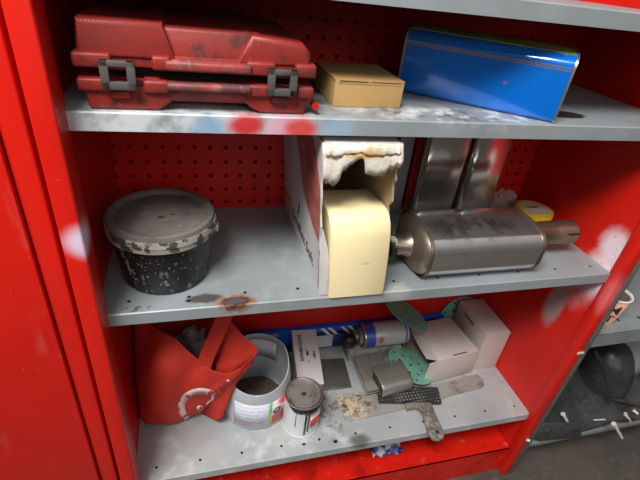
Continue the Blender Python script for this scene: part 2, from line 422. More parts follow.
def latch(xc):
    bm = B(); w, h, t = .0170, .0145, .004
    z = .0385
    for (a, b_, c, d) in ((-w, -w+.0085, -h, h), (w-.0085, w, -h, h), (-w, w, h-.006, h), (-w, w, -h, -h+.008)):
        box(bm, xc+a, xc+b_, -.0115, -.005, z+c, z+d, bev=.0008)
    l = obj('latch', bm, m_latch, case)
    bm = B(); box(bm, xc-.0095, xc+.0095, -.0075, .0, .0435, .0495, bev=.001); obj('latch_catch', bm, m_case, case)
    bm = B(); box(bm, xc-.0105, xc+.0095, -.006, .0, .014, .021, bev=.0015); obj('latch_pivot', bm, m_case, case)
latch(.0395); latch(.2125)
bm = B(); lathe(bm, [(0, 0), (.003, 0), (.004, .001), (.004, .014), (0, .014)], 20, M=tr(.256, .004, .011) @ Matrix.Rotation(PI/2, 4, 'X') @ tr(0, 0, -.008))
obj('side_button', bm, mat('button_red', (205, 25, 30), .35), case)

# --- brown cardboard box
m_kraft = mat('kraft_board', (186, 148, 92), .75, 0, [(('noise', 8, .45, .7), (170, 132, 80), None, .6), (('noise', 120, .6, .7), (150, 112, 66), None, .35)], bump=('noise', .1, .0006, 300))
kb = thing('cardboard_box', 'small flat brown cardboard box beside the red tool case', 'box', (.310, .05, ZA+.0005), (0, 0, .02))
bm = B(); box(bm, 0, .098, 0, .105, 0, .0335, bev=.0008); obj('tray', bm, m_kraft, kb)
bm = B(); box(bm, -.0008, .0988, .0006, .1055, .0335, .0355, bev=.0006); box(bm, .004, .094, -.0006, .0012, .030, .0345); obj('lid', bm, m_kraft, kb)
bm = B(); box(bm, .006, .045, -.0010, .0002, .0325, .0337); box(bm, .05, .092, -.0010, .0002, .0327, .0336); obj('tuck_slit', bm, mat('slit_dark', (90, 66, 40), .9), kb)

# --- blue tin
m_blue = mat('blue_lacquer', (4, 102, 196), .16, .15, [(('noise', 5, .5, .8), (4, 90, 180), None, .5), (('blob', (.155, .0, .042), (.0028, .01, .0022), .002, .4), (150, 100, 130), None, .8)], coat=.5)
m_gold = mat('gold_line', (176, 150, 120), .3, .6)
m_greenlid = mat('olive_lacquer', (128, 152, 48), .5, 0, [(('noise', 25, .5, .7), (62, 78, 24), None, .8)])
m_rim = mat('tin_rim', (190, 180, 168), .3, .9)
p0, p1 = Vector((.441, .147, 0)), Vector((.629, .004, 0))
ln = (p1-p0).length; ang = math.atan2(p1.y-p0.y, p1.x-p0.x)
tin = thing('blue_tin', 'large shiny blue tin with green upper side lying on the upper shelf', 'tin', (p0.x, p0.y, ZA+.0005), (0, 0, ang))
H, DP, R_ = .091, .115, .017
def rr_section(x, g=0):
    pts = []
    for (cy, cz, a0) in ((R_, R_*.4, 1), (DP-R_, R_*.4, 1.5), (DP-R_, H-R_, 0), (R_, H-R_, .5)):
        r = R_ if cz > H/2 else R_*.4
        if cz < H/2: cy = r if cy < DP/2 else DP-r
        for k in range(7):
            a = PI*(a0+.5*k/6)
            pts.append((x, cy+(r+g)*math.cos(a), cz+(r+g)*math.sin(a)))
    return pts
bm = B(); v = grid(bm, [rr_section(x) for x in (.002, .05, .1, .15, ln-.002)], closed=True); bm.faces.new(v[0]); bm.faces.new(list(reversed(v[-1])))
obj('body', bm, m_blue, tin, smooth=50)
for xa in (0, ln-.003):
    bm = B(); v = grid(bm, [rr_section(xa, .0012), rr_section(xa+.003, .0012)], closed=True); bm.faces.new(v[0]); bm.faces.new(list(reversed(v[-1]))); obj('end_rim', bm, m_rim, tin, smooth=50)
bm = B(); box(bm, .0035, ln-.0035, .014, DP-.014, H-.0004, H+.0005); obj('green_panel', bm, m_greenlid, tin); 
bm = B(); box(bm, .0035, ln-.0035, .0118, .0134, H-.0006, H+.0004); obj('gold_stripe', bm, m_gold, tin)
for z in (.0745, .0725, .0700):
    bm = B(); box(bm, .0035, ln-.0035, -.0004, .001, z, z+.0009); obj('gold_stripe', bm, m_gold, tin)

# ================================================================== MIDDLE SHELF
# --- pail
m_pail = mat('pail_black', (21, 21, 22), .42, 0, [
    (('noise', 70, .56, .64, (1, 1, .3)), (128, 124, 118), .8, .75), (('noise', 170, .61, .66), (165, 160, 152), .8, .7)])
m_lid = mat('pail_lid', (112, 106, 100), .5, 0, [
    (('noise', 16, .42, .68), (82, 76, 72), .5, .8), (('noise', 95, .60, .68), (160, 154, 146), .7, .6), (('noise', 9, .5, .62), (78, 70, 64), .4, .7), (('blob', (0, -.01, .112), (.005, .003, .02), .006, .4), (25, 24, 24), None, .9), (('blob', (.016, -.004, .112), (.004, .002, .02), .005, .4), (25, 24, 24), None, .9)], bump=('noise', .15, .001, 120))
m_lidrim = mat('pail_lid_rim', (150, 144, 136), .6, 0, [(('noise', 50, .50, .56), (34, 33, 33), .5, .9), (('noise', 20, .5, .7), (110, 104, 98), None, .6)])
pail = thing('plastic_pail', 'round black plaster pail with grey crusted lid on the middle shelf', 'pail', (.0785, .099, ZB+.0005))
bm = B(); lathe(bm, [(0, 0), (.063, 0), (.066, .003), (.0735, .091), (0, .091)], 64); obj('pail_body', bm, m_pail, pail)
PZ = tr(0, 0, .009)
bm = B(); lathe(bm, [(0, .096), (.064, .0955), (.066, .0985), (.0695, .101), (.0735, .1015), (.0765, .1), (.0775, .097), (.0785, .092), (.0790, .091), (.0745, .091), (0, .091)], 72, M=PZ); obj('lid_top', bm, m_lid, pail)
bm = B(); lathe(bm, [(.070, .094), (.0792, .0935), (.0800, .092), (.0797, .087), (.0803, .0860), (.0803, .0835), (.0795, .083), (.0795, .0755), (.0785, .0745), (.070, .0745)], 72, M=PZ); obj('lid_rim', bm, m_lidrim, pail)
for a in (-.12, PI-.6):
    bm = B(); box(bm, .0775, .0835, -.008, .008, .071, .081, bev=.0015, M=PZ @ rotz(a)); obj('handle_lug', bm, m_lidrim, pail)

# --- carton with the torn opening, and the yellow roll inside
m_carton = mat('carton_white', (206, 203, 202), .6, 0, [(('noise', 10, .5, .75), (180, 176, 176), None, .5)])
m_inner = mat('carton_inner', (168, 146, 116), .8, 0, [(('noise', 30, .45, .7), (140, 120, 94), None, .5)])
m_torn = mat('torn_paper', (222, 214, 200), .85, 0, [(('noise', 40, .5, .68), (186, 160, 120), None, .7), (('blob', (.035, -.002, .242), (.03, .02, .006), .012, .5), (205, 160, 80), None, .8)], bump=('noise', .6, .002, 80))
SH = -.092     # carton leans left as it rises
BX, BY = .311, .004
box_t = thing('carton', 'tall narrow white carton with torn open front and salmon print', 'carton', (BX, BY, ZB+.0005))
def sh(x, y, z): return Vector((x+SH*z, y, z))
BW, BH, BD = .112, .257, .294
def panel(bm, pts, d):
    prism(bm, [sh(*p) for p in pts], d)
TH = .0028
bm = B()   # left side, ragged front edge
fr = [(0, .002, 0), (0, 0.0, .06), (0, .003, .11), (0, -.001, .13), (0, .004, .15), (0, .001, .175), (0, .003, .2), (0, 0, .225), (0, 0, BH)]
panel(bm, fr + [(0, BD, BH), (0, BD, 0)], (TH, 0, 0)); obj('side_wall', bm, m_carton, box_t, smooth=0)
bm = B()   # right side
fr = [(BW-TH, .010, 0), (BW-TH, .012, .12), (BW-TH, .018, .15), (BW-TH, .006, .165), (BW-TH, .010, .19), (BW-TH, .003, .2), (BW-TH, .008, .215), (BW-TH, .002, .225), (BW-TH, .004, .24), (BW-TH, 0, BH)]
panel(bm, fr + [(BW-TH, BD, BH), (BW-TH, BD, 0)], (TH, 0, 0)); obj('side_wall', bm, m_inner, box_t, smooth=0)
bm = B(); panel(bm, [(0, 0, BH-TH), (BW, 0, BH-TH), (BW, BD, BH-TH), (0, BD, BH-TH)], (0, 0, TH)); obj('top_wall', bm, m_carton, box_t, smooth=0)
bm = B(); panel(bm, [(TH, BD-TH, 0), (BW-TH, BD-TH, 0), (BW-TH, BD-TH, BH-TH), (TH, BD-TH, BH-TH)], (0, TH, 0)); obj('back_wall', bm, m_inner, box_t, smooth=0)
bm = B(); panel(bm, [(TH, .001, .002), (.017, .001, .002), (.016, .001, .05), (.013, .001, .09), (TH+.002, .001, .125), (TH, .001, .125)], (0, TH*.6, 0)); obj('front_strip', bm, m_carton, box_t, smooth=0)
bm = B(); panel(bm, [(TH, 0, 0), (BW-TH, 0, 0), (BW-TH, BD-TH, 0), (TH, BD-TH, 0)], (0, 0, .002)); obj('bottom_wall', bm, m_inner, box_t, smooth=0)
# torn front flap hanging from the top edge
def flap(xs, zs, yo, nm, m, th=.0016):
    bm = B(); top = []; bot = []
    n = len(xs); rows = []
    for k in range(5):
        t = k/4
        rows.append([sh(x, yo - .006*math.sin(t*PI*.7) - .0025*noise.noise(Vector((x*80, t*2, yo*90))), BH-.001 - t*z) for x, z in zip(xs, zs)])
    grid(bm, rows); return obj(nm, bm, m, box_t, solid=th, smooth=25)
xs = [0, .004, .0075, .010, .014, .019, .023, .026, .0285, .031, .036, .041, .047, .052, .056, .0575, .059, .066, .074, .081, .086, .0885, .092, .098, .1035, .108, .112]
zs = [.050, .056, .053, .056, .059, .055, .050, .040, .036, .037, .029, .026, .021, .019, .020, .026, .040, .043, .045, .044, .046, .041, .033, .036, .030, .034, .028]
flap(xs, zs, -.001, 'torn_flap', m_torn)
flap([x*.93+.003 for x in xs], [.010+z*.12+.0012*math.sin(i*2.3) for i, z in enumerate(zs)], -.0025, 'torn_paper_layer', m_torn, .0008)
# print on the left side
m_salmon = mat('salmon_print', (186, 112, 100), .55, 0, [(('noise', 22, .4, .65), (150, 72, 66), None, .8), (('noise', 14, .55, .75), (214, 160, 148), None, .5)])
m_ink = mat('ink_black', (64, 60, 62), .6); m_orange = mat('orange_print', (226, 150, 40), .6)
def on_side(p, off=-.0005):      # (y, z) absolute -> local point on the left wall
    return sh(off, p[0]-BY, p[1]-ZB)
bm = B()
poly = [(.19, -.0335), (.12, -.0335), (.070, -.0335), (.030, -.06), (.008, -.10), (.006, -.150), (.010, -.19), (.045, -.185), (.085, -.172), (.115, -.155), (.14, -.12), (.165, -.08)]
prism(bm, [on_side(p) for p in poly], (.0004, 0, 0)); obj('salmon_print', bm, m_salmon, box_t, smooth=0)
bm = B(); prism(bm, [on_side(p, -.0006) for p in [(.292, -.249), (.225, -.248), (.222, -.232), (.290, -.234)]], (.0004, 0, 0)); obj('orange_label', bm, m_orange, box_t, smooth=0)
bm = B(); prism(bm, [on_side(p, -.0008) for p in [(.280, -.244), (.245, -.244), (.245, -.240), (.280, -.240)]], (.0004, 0, 0)); obj('label_lettering', bm, mat('ink_brown', (120, 70, 20), .6), box_t, smooth=0)
bm = B(); prism(bm, [on_side(p, -.0006) for p in [(.166, -.226), (.160, -.230), (.142, -.196), (.147, -.193)]], (.0004, 0, 0)); obj('brush_stroke', bm, mat('brush_print', (120, 92, 60), .6, 0, [(('band', 2, .06, .078, .004), (30, 26, 24), None, 1)]), box_t, smooth=0)
Mt = frame(on_side((.212, -.2660), -.0006), (0, -1, 0), (-SH*-1*0+SH, 0, 1))
Mt = Matrix(((0, SH, -1, 0), (-1, 0, 0, 0), (0, 1, 0, 0), (0, 0, 0, 1))); Mt.translation = on_side((.214, -.2595), -.0006)
bm = text_mesh('Goldflex Soft', .030, Mt, .0002, 1.05); obj('lettering', bm, m_ink, box_t, smooth=0)
bm = B(); prism(bm, [on_side(p, -.0004) for p in [(.012, -.275), (.006, -.275), (.004, -.2), (.008, -.2)]], (.0003, 0, 0)); obj('scuff', bm, mat('scuff_grey', (150, 148, 146), .7), box_t, smooth=0)

# yellow abrasive roll, its free end hanging to the shelf
m_yellow = mat('abrasive_cream', (245, 226, 176), .8, 0, [(('noise', 6, .45, .75), (241, 219, 164), None, .6), (('blob', (.055, -.02, .065), (.008, .02, .003), .012, .6), (170, 130, 90), None, .3)], bump=('noise', .12, .0006, 260))
roll = thing('abrasive_roll', 'pale yellow abrasive foam sheet hanging out of the torn carton', 'abrasive roll', (BX+.0095, BY+.006, ZB+.0005+.002))
prof = [(-.014, -.0015), (-.016, .03), (-.0165, .075), (-.015, .112), (-.010, .130), (-.001, .1405), (.012, .1445), (.035, .1435), (.075, .138), (.105, .130), (.122, .121), (.132, .110)]
inn = [(.128, .060), (.100, .020), (.060, .004), (.020, .004), (-.004, .02), (-.011, .03), (-.0115, -.0015)]
bm = B(); x0_, x1_ = .0048, .0985
xs = [x0_, x0_+.002, (x0_+x1_)/2, x1_-.002, x1_]
pf = prof + inn
v = grid(bm, [[sh(x, y, z) + Vector((0, (.002 if i in (0, 4) else 0), 0)) for (y, z) in pf] for i, x in enumerate(xs)], closed=True)
bm.faces.new(v[0]); bm.faces.new(list(reversed(v[-1])))
obj('foam_sheet', bm, m_yellow, roll, smooth=50)

# --- flat grey sheet and two rectangular tins at the back
m_tinmetal = mat('bare_tin', (220, 217, 210), .15, .9, [(('noise', 8, .45, .7, (1, 1, .4)), (186, 178, 164), .26, .7), (('noise', 60, .6, .7), (225, 218, 206), .32, .4)])
def square_tin(x0_, x1_, y0_, y1_, h, label):
    t = thing('rectangular_tin', label, 'tin', ((x0_+x1_)/2, (y0_+y1_)/2, ZB+.0005), group='rectangular tins at the back')
    w, d = (x1_-x0_)/2, (y1_-y0_)/2
    def sec(z, g, r=.012):
        pts = []
        for (sx, sy, a0) in ((1, 1, 0), (-1, 1, .5), (-1, -1, 1), (1, -1, 1.5)):
            for k in range(7):
                a = PI*(a0+.5*k/6); pts.append((sx*(w-r)+(r+g)*math.cos(a), sy*(d-r)+(r+g)*math.sin(a), z))
        return pts
    bm = B(); v = grid(bm, [sec(.003, -.001), sec(.006, 0), sec(.014, .0), sec(.018, -.0012), sec(.022, 0), sec(h-.02, 0), sec(h-.012, -.0012), sec(h-.004, 0)], closed=True)
    bm.faces.new(v[0]); bm.faces.new(v[-1]); obj('body', bm, m_tinmetal, t, smooth=50)
    bm = B(); v = grid(bm, [sec(0, .0012), sec(.0035, .0012)], closed=True); bm.faces.new(v[0]); bm.faces.new(v[-1]); obj('bottom_rim', bm, m_rim, t, smooth=50)
    bm = B(); v = grid(bm, [sec(h-.004, .0012), sec(h, .0012)], closed=True); bm.faces.new(v[0]); bm.faces.new(v[-1]); obj('top_rim', bm, m_rim, t, smooth=50)
    bm = B(); lathe(bm, [(0, h), (.016, h), (.016, h+.012), (0, h+.012)], 24, M=tr(-w*.3, 0, 0)); obj('cap', bm, m_rim, t)
square_tin(.578, .676, .235, .292, .225, 'left of two bare metal rectangular tins behind the silencer, nearer the carton')
square_tin(.686, .775, .235, .292, .225, 'right of two bare metal rectangular tins, nearer the perforated red panel')
bm = B(); box(bm, -.018, .018, -.003, .003, 0, .24, bev=.001)
tag(obj('metal_strip', bm, mat('strip_grey', (150, 154, 156), .5, .4), loc=(.545, .262, ZB+.0005), rot=(-.03, 0, .25)), 'narrow grey flat strip standing between the torn carton and the tins', 'metal strip')

# --- exhaust silencer
m_steel = mat('stainless', (228, 226, 222), .12, .93, [
    (('noise', 7, .42, .7), (210, 206, 200), .20, .7),
    (('and', ('blob', (.085, -.022, .09), (.085, .034, .03), .05, .4), ('noise', 26, .42, .56, (1, .6, 1))), (92, 86, 88), .45, .85),
    (('noise', 60, .56, .7), (196, 190, 182), .4, .5)])
m_heat = mat('heat_tinted', (160, 146, 132), .36, .85, [(('noise', 12, .42, .66), (110, 86, 68), .4, .8), (('noise', 50, .55, .7), (80, 70, 62), .5, .5)])
muf = thing('exhaust_silencer', 'oval stainless steel exhaust silencer lying on the middle shelf', 'exhaust', (.500, .075, ZB+.0005), (0, 0, 0))
L_, RY, RZ_ = .222, .065, .045
Mx = tr(0, 0, RZ_) @ Matrix(((0, 0, 1, 0), (1, 0, 0, 0), (0, 1, 0, 0), (0, 0, 0, 1)))
bm = B(); lathe(bm, [(1, 0), (1, .02), (1, L_*.5), (1, L_)], 72, M=Mx, sx=RY, sy=RZ_, sq=3.0); obj('shell', bm, m_steel, muf, smooth=40)
bm = B(); lathe(bm, [(1.012, -.003), (1.018, .0), (1.012, .004), (.98, .004)], 72, M=Mx, sx=RY, sy=RZ_, sq=3.0); obj('seam', bm, m_heat, muf, smooth=60)
bm = B(); lathe(bm, [(.98, L_-.004), (1.012, L_-.004), (1.018, L_), (1.012, L_+.003)], 72, M=Mx, sx=RY, sy=RZ_, sq=3.0); obj('seam', bm, m_heat, muf, smooth=60)
bm = B(); lathe(bm, [(1.0, -.002), (.95, -.006), (.80, -.012), (.5, -.016), (.3, -.018), (0.0, -.018)], 72, M=Mx, sx=RY, sy=RZ_, sq=2.5); obj('end_cap', bm, m_heat, muf, smooth=50)
bm = B(); lathe(bm, [(1.0, L_+.002), (.93, L_+.006), (.80, L_+.011), (.4, L_+.014), (0.0, L_+.014)], 72, M=Mx, sx=RY, sy=RZ_, sq=2.5); obj('end_cap', bm, m_heat, muf, smooth=50)
def pipe(nm, y, z, xa, xb, r, m, flare=0):
    bm = B(); Mp = tr(0, y, z) @ Matrix(((0, 0, 1, 0), (1, 0, 0, 0), (0, 1, 0, 0), (0, 0, 0, 1)))
    lathe(bm, [(r+.004, xa), (r+.001, xa+.01), (r, xa+.02), (r+flare, xb), (r+flare-.002, xb), (r-.002, xa+.02), (r-.002, xa)] if xb > xa else [(r+.006, xa), (r+.001, xa-.010), (r, xb), (r-.002, xb), (r-.002, xa-.01)], 40, M=Mp)
    return obj(nm, bm, m, muf, smooth=50)
pipe('inlet_pipe', -.006, .046, -.015, -.044, .0175, m_heat)
out = pipe('outlet_pipe', .006, .048, L_+.010, L_+.123, .0225, m_heat, .001)
bm = B(); box(bm, L_+.098, L_+.1245, -.0180, -.0155, .055, .058); obj('slot', bm, mat('slot_dark', (20, 18, 17), .9), out)
bm = B(); lathe(bm, [(0, 0), (.0225, 0), (.024, .002), (.024, .010), (.019, .011), (.0, .011)], 32, M=tr(-.055, -.006, .046) @ Matrix(((0, 0, 1, 0), (1, 0, 0, 0), (0, 1, 0, 0), (0, 0, 0, 1)))); obj('flange', bm, mat('black_flange', (28, 26, 26), .6, 0, [(('noise', 40, .55, .65), (180, 176, 170), None, .8)]), muf)

# --- tape roll in clear wrap
m_tape = mat('yellow_tape', (226, 184, 20), .35, 0, [(('noise', 25, .5, .7), (206, 160, 30), None, .5)])
tape = thing('tape_roll', 'roll of yellow tape lying beside the silencer outlet pipe', 'tape', (.844, .186, ZB+.0005))
bm = B(); lathe(bm, [(.023, .0), (.040, .0), (.0405, .001), (.0405, .041), (.040, .042), (.023, .042), (.023, 0)], 56); obj('tape_band', bm, m_tape, tape)
bm = B(); lathe(bm, [(0, .0422), (.0345, .0422), (.0345, .0432), (0, .0432)], 48); obj('core_label', bm, mat('tape_label', (214, 196, 130), .5, 0, [(('blob', (.0, -.004, .043), (.026, .012, .01), .01, .4), (228, 226, 222), None, .95), (('blob', (-.002, .004, .043), (.018, .0035, .01), .006, .3), (30, 44, 110), None, .95)]), tape)
m_clear = mat('clear_wrap', (235, 232, 232), .12, 0, alpha=.22, spec=.8)
bm = B(); bmesh.ops.create_icosphere(bm, subdivisions=4, radius=1)
for v in bm.verts:
    p = v.co.copy(); n = noise.noise(p*2.2+Vector((3, 1, 7)))*.35 + noise.noise(p*6)*.14
    v.co = Vector((p.x*.032*(1+n), p.y*.022*(1+n), max(-.024, p.z*.026*(1+n))))
tag(obj('plastic_wrap', bm, m_clear, loc=(.815, .255, ZB+.026), smooth=0), 'crumpled clear plastic wrap behind the yellow tape roll', 'wrap')

# ================================================================== LOWER SHELF
# --- red tote bag
m_bag = mat('bag_fabric', (196, 48, 30), .75, 0, [(('noise', 12, .42, .7), (176, 38, 25), None, .6)], bump=('noise', .15, .0006, 500))
m_logo = mat('logo_white', (226, 196, 194), .7)
bag = thing('tote_bag', 'slumped red fabric tote bag with white ring logo on the lower shelf', 'bag', (.10, .17, ZC))
BO = Vector((.10, .17, ZC))
rim_f = [at(128, 312, Y=.22), at(152, 322, Y=.17), at(177, 337, Y=.105), at(200, 358, Y=.095), at(214, 368, Y=.085), at(229, 373, Y=.075), at(244, 366, Y=.068), at(259, 350, Y=.066)]
mid_f = [at(131, 350, Y=.20), at(143, 356, Y=.15), at(160, 366, Y=.085), at(186, 376, Y=.09), at(200, 385, Y=.088), at(214, 387, Y=.085), at(235, 377, Y=.078), at(257, 353, Y=.068)]
low_f = [at(134, 392, Y=.165), at(141, 396, Y=.125), at(152, 399, Y=.088), at(182, 400, Y=.100), at(198, 399, Y=.10), at(212, 393, Y=.098), at(231, 380, Y=.085), at(256, 355, Y=.072)]
bot_f = [at(140, 423, Z=ZC+.002), at(150, 427, Z=ZC+.002), at(167, 424, Z=ZC+.002), at(187, 420, Z=ZC+.002), at(203, 414, Z=ZC+.002), at(216, 404, Z=ZC+.004), at(231, 386, Y=.100), at(256, 359, Y=.078)]
nb = 7
def back(rowlast, rowfirst, zend, yb):
    a, c = rowlast, rowfirst; out_ = []
    for k in range(1, nb):
        t = k/nb; bul = math.sin(PI*t)
        yo = (-.012, -.002, .085, .10, .085, .05)[k-1]*yb/.17
        out_.append(Vector((a.x+(c.x-a.x)*t - .006*(k < 3), a.y+(c.y-a.y)*t + yo, a.z+(c.z-a.z)*t + zend*bul)))
    return out_
rows = []
for rw, ze, yb in ((rim_f, .012, .17), (mid_f, -.0, .165), (low_f, -.01, .15), (bot_f, 0, .13)):
    b_ = back(rw[-1], rw[0], ze, yb)
    if rw is rim_f:
        for k, q in enumerate(b_): q.z += (.045, .075, .075, .06, .04, .02)[k]; q.y = min(q.y, .27)
    if rw is bot_f:
        for q in b_: q.z = max(ZC+.004, ZC+.004 + .0*q.z); q.x = min(q.x, .16)
    for q in b_: q.y = min(q.y, .285)
    rows.append([p - BO for p in list(rw)+b_])
for r in rows:
    for q in r: q.x = max(q.x, -.108)
# refine & wrinkle
CREASE = [(at(176, 338, Y=.10)-BO, at(140, 408, Y=.10)-BO, .009, .008), (at(158, 384, Y=.09)-BO, at(183, 352, Y=.09)-BO, .008, .006), (at(150, 392, Y=.09)-BO, at(196, 392, Y=.09)-BO, -.006, .010), (at(205, 372, Y=.09)-BO, at(240, 384, Y=.08)-BO, .006, .006), (at(160, 415, Y=.1)-BO, at(215, 380, Y=.09)-BO, .006, .007)]
bm = B(); v = grid(bm, rows, closed=True); bm.faces.new(v[-1])
bmesh.ops.recalc_face_normals(bm, faces=bm.faces)
bmesh.ops.subdivide_edges(bm, edges=bm.edges[:], cuts=3, use_grid_fill=True, smooth=.35)
bm.normal_update()
for q in bm.verts:
    p = q.co
    w = noise.noise(Vector((p.x*28+p.z*10, p.y*20, p.z*13-p.x*9)))*.006 + abs(noise.noise(Vector((p.x*16-p.z*14, p.y*16, p.z*9+4))))*.018
    if p.y < .02:
        for (s1, s2, dep, wd) in CREASE:
            e = s2-s1; t_ = max(0, min(1, (p-s1).dot(e)/e.dot(e))); dd = (p-s1-e*t_); dd.y = 0
            w -= dep*math.exp(-(dd.length/wd)**2)
    q.co = p + q.normal*w
    q.co.z = max(q.co.z, .0022); q.co.x = max(q.co.x, -.1095)
for _ in range(1): bmesh.ops.smooth_vert(bm, verts=bm.verts, factor=.3, use_axis_x=True, use_axis_y=True, use_axis_z=True)
bvh = BVHTree.FromBMesh(bm)
bago = obj('bag_body', bm, m_bag, bag, smooth=180, sub=1, solid=.0016)
def on_bag(x, y, lift=.0022):
    d = ray(x, y); h = bvh.ray_cast(CAMP-BO, d)
    return None if h[0] is None else h[0] - d*lift
def ribbon(bm, inner, outer):
    pr = [(on_bag(*a_), on_bag(*b_)) for a_, b_ in zip(inner, outer)]
    for (a1, b1), (a2, b2) in zip(pr, pr[1:]):
        if None in (a1, b1, a2, b2): continue
        bm.faces.new([bm.verts.new(q) for q in (a1, a2, b2, b1)])
bm = B(); cx, cy = 201.0, 407.0
def arc(r, a, sx=1.0): return (cx+r*math.cos(a)*1.12+ (0), cy-r*math.sin(a)*.92)
angs = [math.radians(48+ (292-48)*i/26) for i in range(27)]
ribbon(bm, [arc(14.5, a) for a in angs], [arc(20.5, a) for a in angs])
bmesh.ops.remove_doubles(bm, verts=bm.verts, dist=.00002); obj('ring_logo', bm, m_logo, bag, solid=.0006)
bm = B()
def blobpx(x, y, rx, ry):
    vs = [on_bag(x+rx*math.cos(2*PI*k/12), y+ry*math.sin(2*PI*k/12)) for k in range(12)]
    if None not in vs: bm.faces.new([bm.verts.new(q) for q in vs])
blobpx(200, 408, 3.4, 2.6); obj('logo_dot', bm, m_logo, bag, solid=.0006)
bm = B()
ribbon(bm, [(206, 404), (208, 402), (211, 400)], [(208, 407), (210, 405), (213, 403)])
ribbon(bm, [(211, 400), (211.5, 397), (213, 395)], [(213.5, 402), (214, 399.5), (214.5, 396)])
ribbon(bm, [(218, 391), (221, 388)], [(219.5, 393), (222.5, 390)])
bmesh.ops.remove_doubles(bm, verts=bm.verts, dist=.0012); obj('logo_lettering', bm, m_logo, bag, solid=.0006)
bm = B(); blobpx(228, 381, 1.6, 1.3); obj('logo_dot', bm, m_logo, bag, solid=.0006)
# handle strap
def strap(ps, w, nm):
    bm = B(); rws = []
    for i, p in enumerate(ps):
        t = (ps[min(i+1, len(ps)-1)]-ps[max(i-1, 0)]).normalized(); s_ = t.cross(ray(215, 340)).normalized()
        rws.append([p - s_*w - BO, p - BO, p + s_*w - BO])
    grid(bm, rws); return obj(nm, bm, m_bag, bag, solid=.003, sub=2)
strap([at(203, 374, Y=.085), at(205, 361, Y=.088), at(210, 350, Y=.082), at(216, 336, Y=.078), at(222, 322, Y=.078), at(227, 310, Y=.085), at(228, 303, Y=.10), at(229, 304, Y=.13)], .0145, 'handle')
# grey plastic inside the bag
bm = B(); bmesh.ops.create_icosphere(bm, subdivisions=4, radius=1)
for v in bm.verts:
    p = v.co.copy(); n = noise.noise(p*2.3)*.30 + noise.noise(p*6)*.14
    v.co = Vector((p.x*.048*(1+n), p.y*.03*(1+n), p.z*.06*(1+n)))
tag(obj('plastic_bag', bm, mat('grey_plastic_film', (140, 130, 130), .35, 0, [(('noise', 20, .45, .7), (95, 88, 90), None, .7)]), loc=at(196, 350, Y=.185), smooth=60), 'crumpled grey plastic bag stuffed inside the red tote', 'plastic bag')

# --- cut open translucent jug
m_jug = mat('jug_plastic', (196, 202, 208), .38, 0, [(('noise', 5, .4, .8), (188, 192, 196), None, .6)], trans=.12, sss=.25)
jug = thing('cut_jug', 'cut open milky white plastic jug beside the red tote bag', 'jug', (.2415, .146, ZC+.0005))
RJ = .074; HJ = .158
bm = B(); n = 64; rws = []
pr = [(.92, 0), (.985, .004), (1.0, .012), (1.0, .06), (1.0, .088), (.985, .108), (.95, .126), (.905, .142), (.86, HJ)]
def cut(a):   # rim height by angle, low at the front
    c = (1-math.cos(a+PI/2+ .10))/2    # 0 at front
    return .116 + (HJ-.116)*min(1, (c*1.45))**1.1
zz = [0, .004, .012, .03, .05, .07, .088, .098, .105, .111, .116]
def rad(z):
    for (r0, z0_), (r1, z1_) in zip(pr, pr[1:]):
        if z <= z1_: return r0+(r1-r0)*(z-z0_)/(z1_-z0_)
    return pr[-1][0]
for z in zz: rws.append([(RJ*rad(z)*math.cos(2*PI*i/n), RJ*rad(z)*math.sin(2*PI*i/n), z) for i in range(n)])
for k in range(1, 9):
    rw = []
    for i in range(n):
        a = 2*PI*i/n; z = .116+(cut(a)-.116)*k/8; rw.append((RJ*rad(z)*math.cos(a), RJ*rad(z)*math.sin(a), z))
    rws.append(rw)
v = grid(bm, rws, closed=True); bm.faces.new(v[0]); bmesh.ops.remove_doubles(bm, verts=bm.verts, dist=.00001)
o = obj('jug_body', bm, m_jug, jug, smooth=60, solid=.0022)
bm = B(); lathe(bm, [(0, .003), (.067, .003), (.067, .010), (.055, .013), (0, .014)], 40)
for q in bm.verts:
    if q.co.z > .009: q.co.z += noise.noise(q.co*60)*.006
obj('residue', bm, mat('brown_residue', (92, 78, 68), .8, 0, [(('noise', 50, .5, .65), (60, 48, 42), None, .8)]), jug)
def cyl_patch(bm, r, z0_, z1_, a0, a1, n=24):
    grid(bm, [[(r*math.cos(a0+(a1-a0)*i/n), r*math.sin(a0+(a1-a0)*i/n), z) for i in range(n+1)] for z in (z0_, z1_)])
rl = RJ+.0016; A0 = -PI/2
def deg(d): return math.radians(d)
bm = B(); cyl_patch(bm, rl, .012, .088, deg(-136), deg(-76)); obj('label_panel', bm, mat('jug_label', (214, 216, 226), .5, 0, [(('and', ('wave', 26, 'Z', .45, .6), ('noise', 160, .46, .5)), (168, 174, 204), None, .6), (('blob', (-.028, -.065, .026), (.012, .03, .008), .004, .3), (226, 170, 150), None, .6), (('blob', (0.0, -.072, .026), (.008, .03, .006), .004, .3), (230, 190, 120), None, .7)]), jug, solid=.0004)
bm = B(); cyl_patch(bm, rl, .012, .088, deg(-76), deg(-71)); obj('label_stripe', bm, mat('jug_label_stripe', (206, 214, 60), .5, 0, [(('band', 2, .05, .09, .004), (110, 180, 90), None, 1)]), jug, solid=.0004)
bm = B(); cyl_patch(bm, rl, .012, .088, deg(-71), deg(-14)); obj('label_panel', bm, mat('jug_label_red', (222, 218, 220), .5, 0, [
    (('band', 2, .0, .042, .004, .012), (222, 88, 74), None, .95), (('blob', (.055, -.05, .078), (.02, .03, .016), .01, .3), (214, 40, 60), None, .9), (('blob', (.036, -.063, .053), (.011, .02, .010), .008, .3), (40, 36, 40), None, .95), (('blob', (.036, -.063, .054), (.004, .02, .004), .004, .3), (200, 196, 196), None, .8)]), jug, solid=.0004)
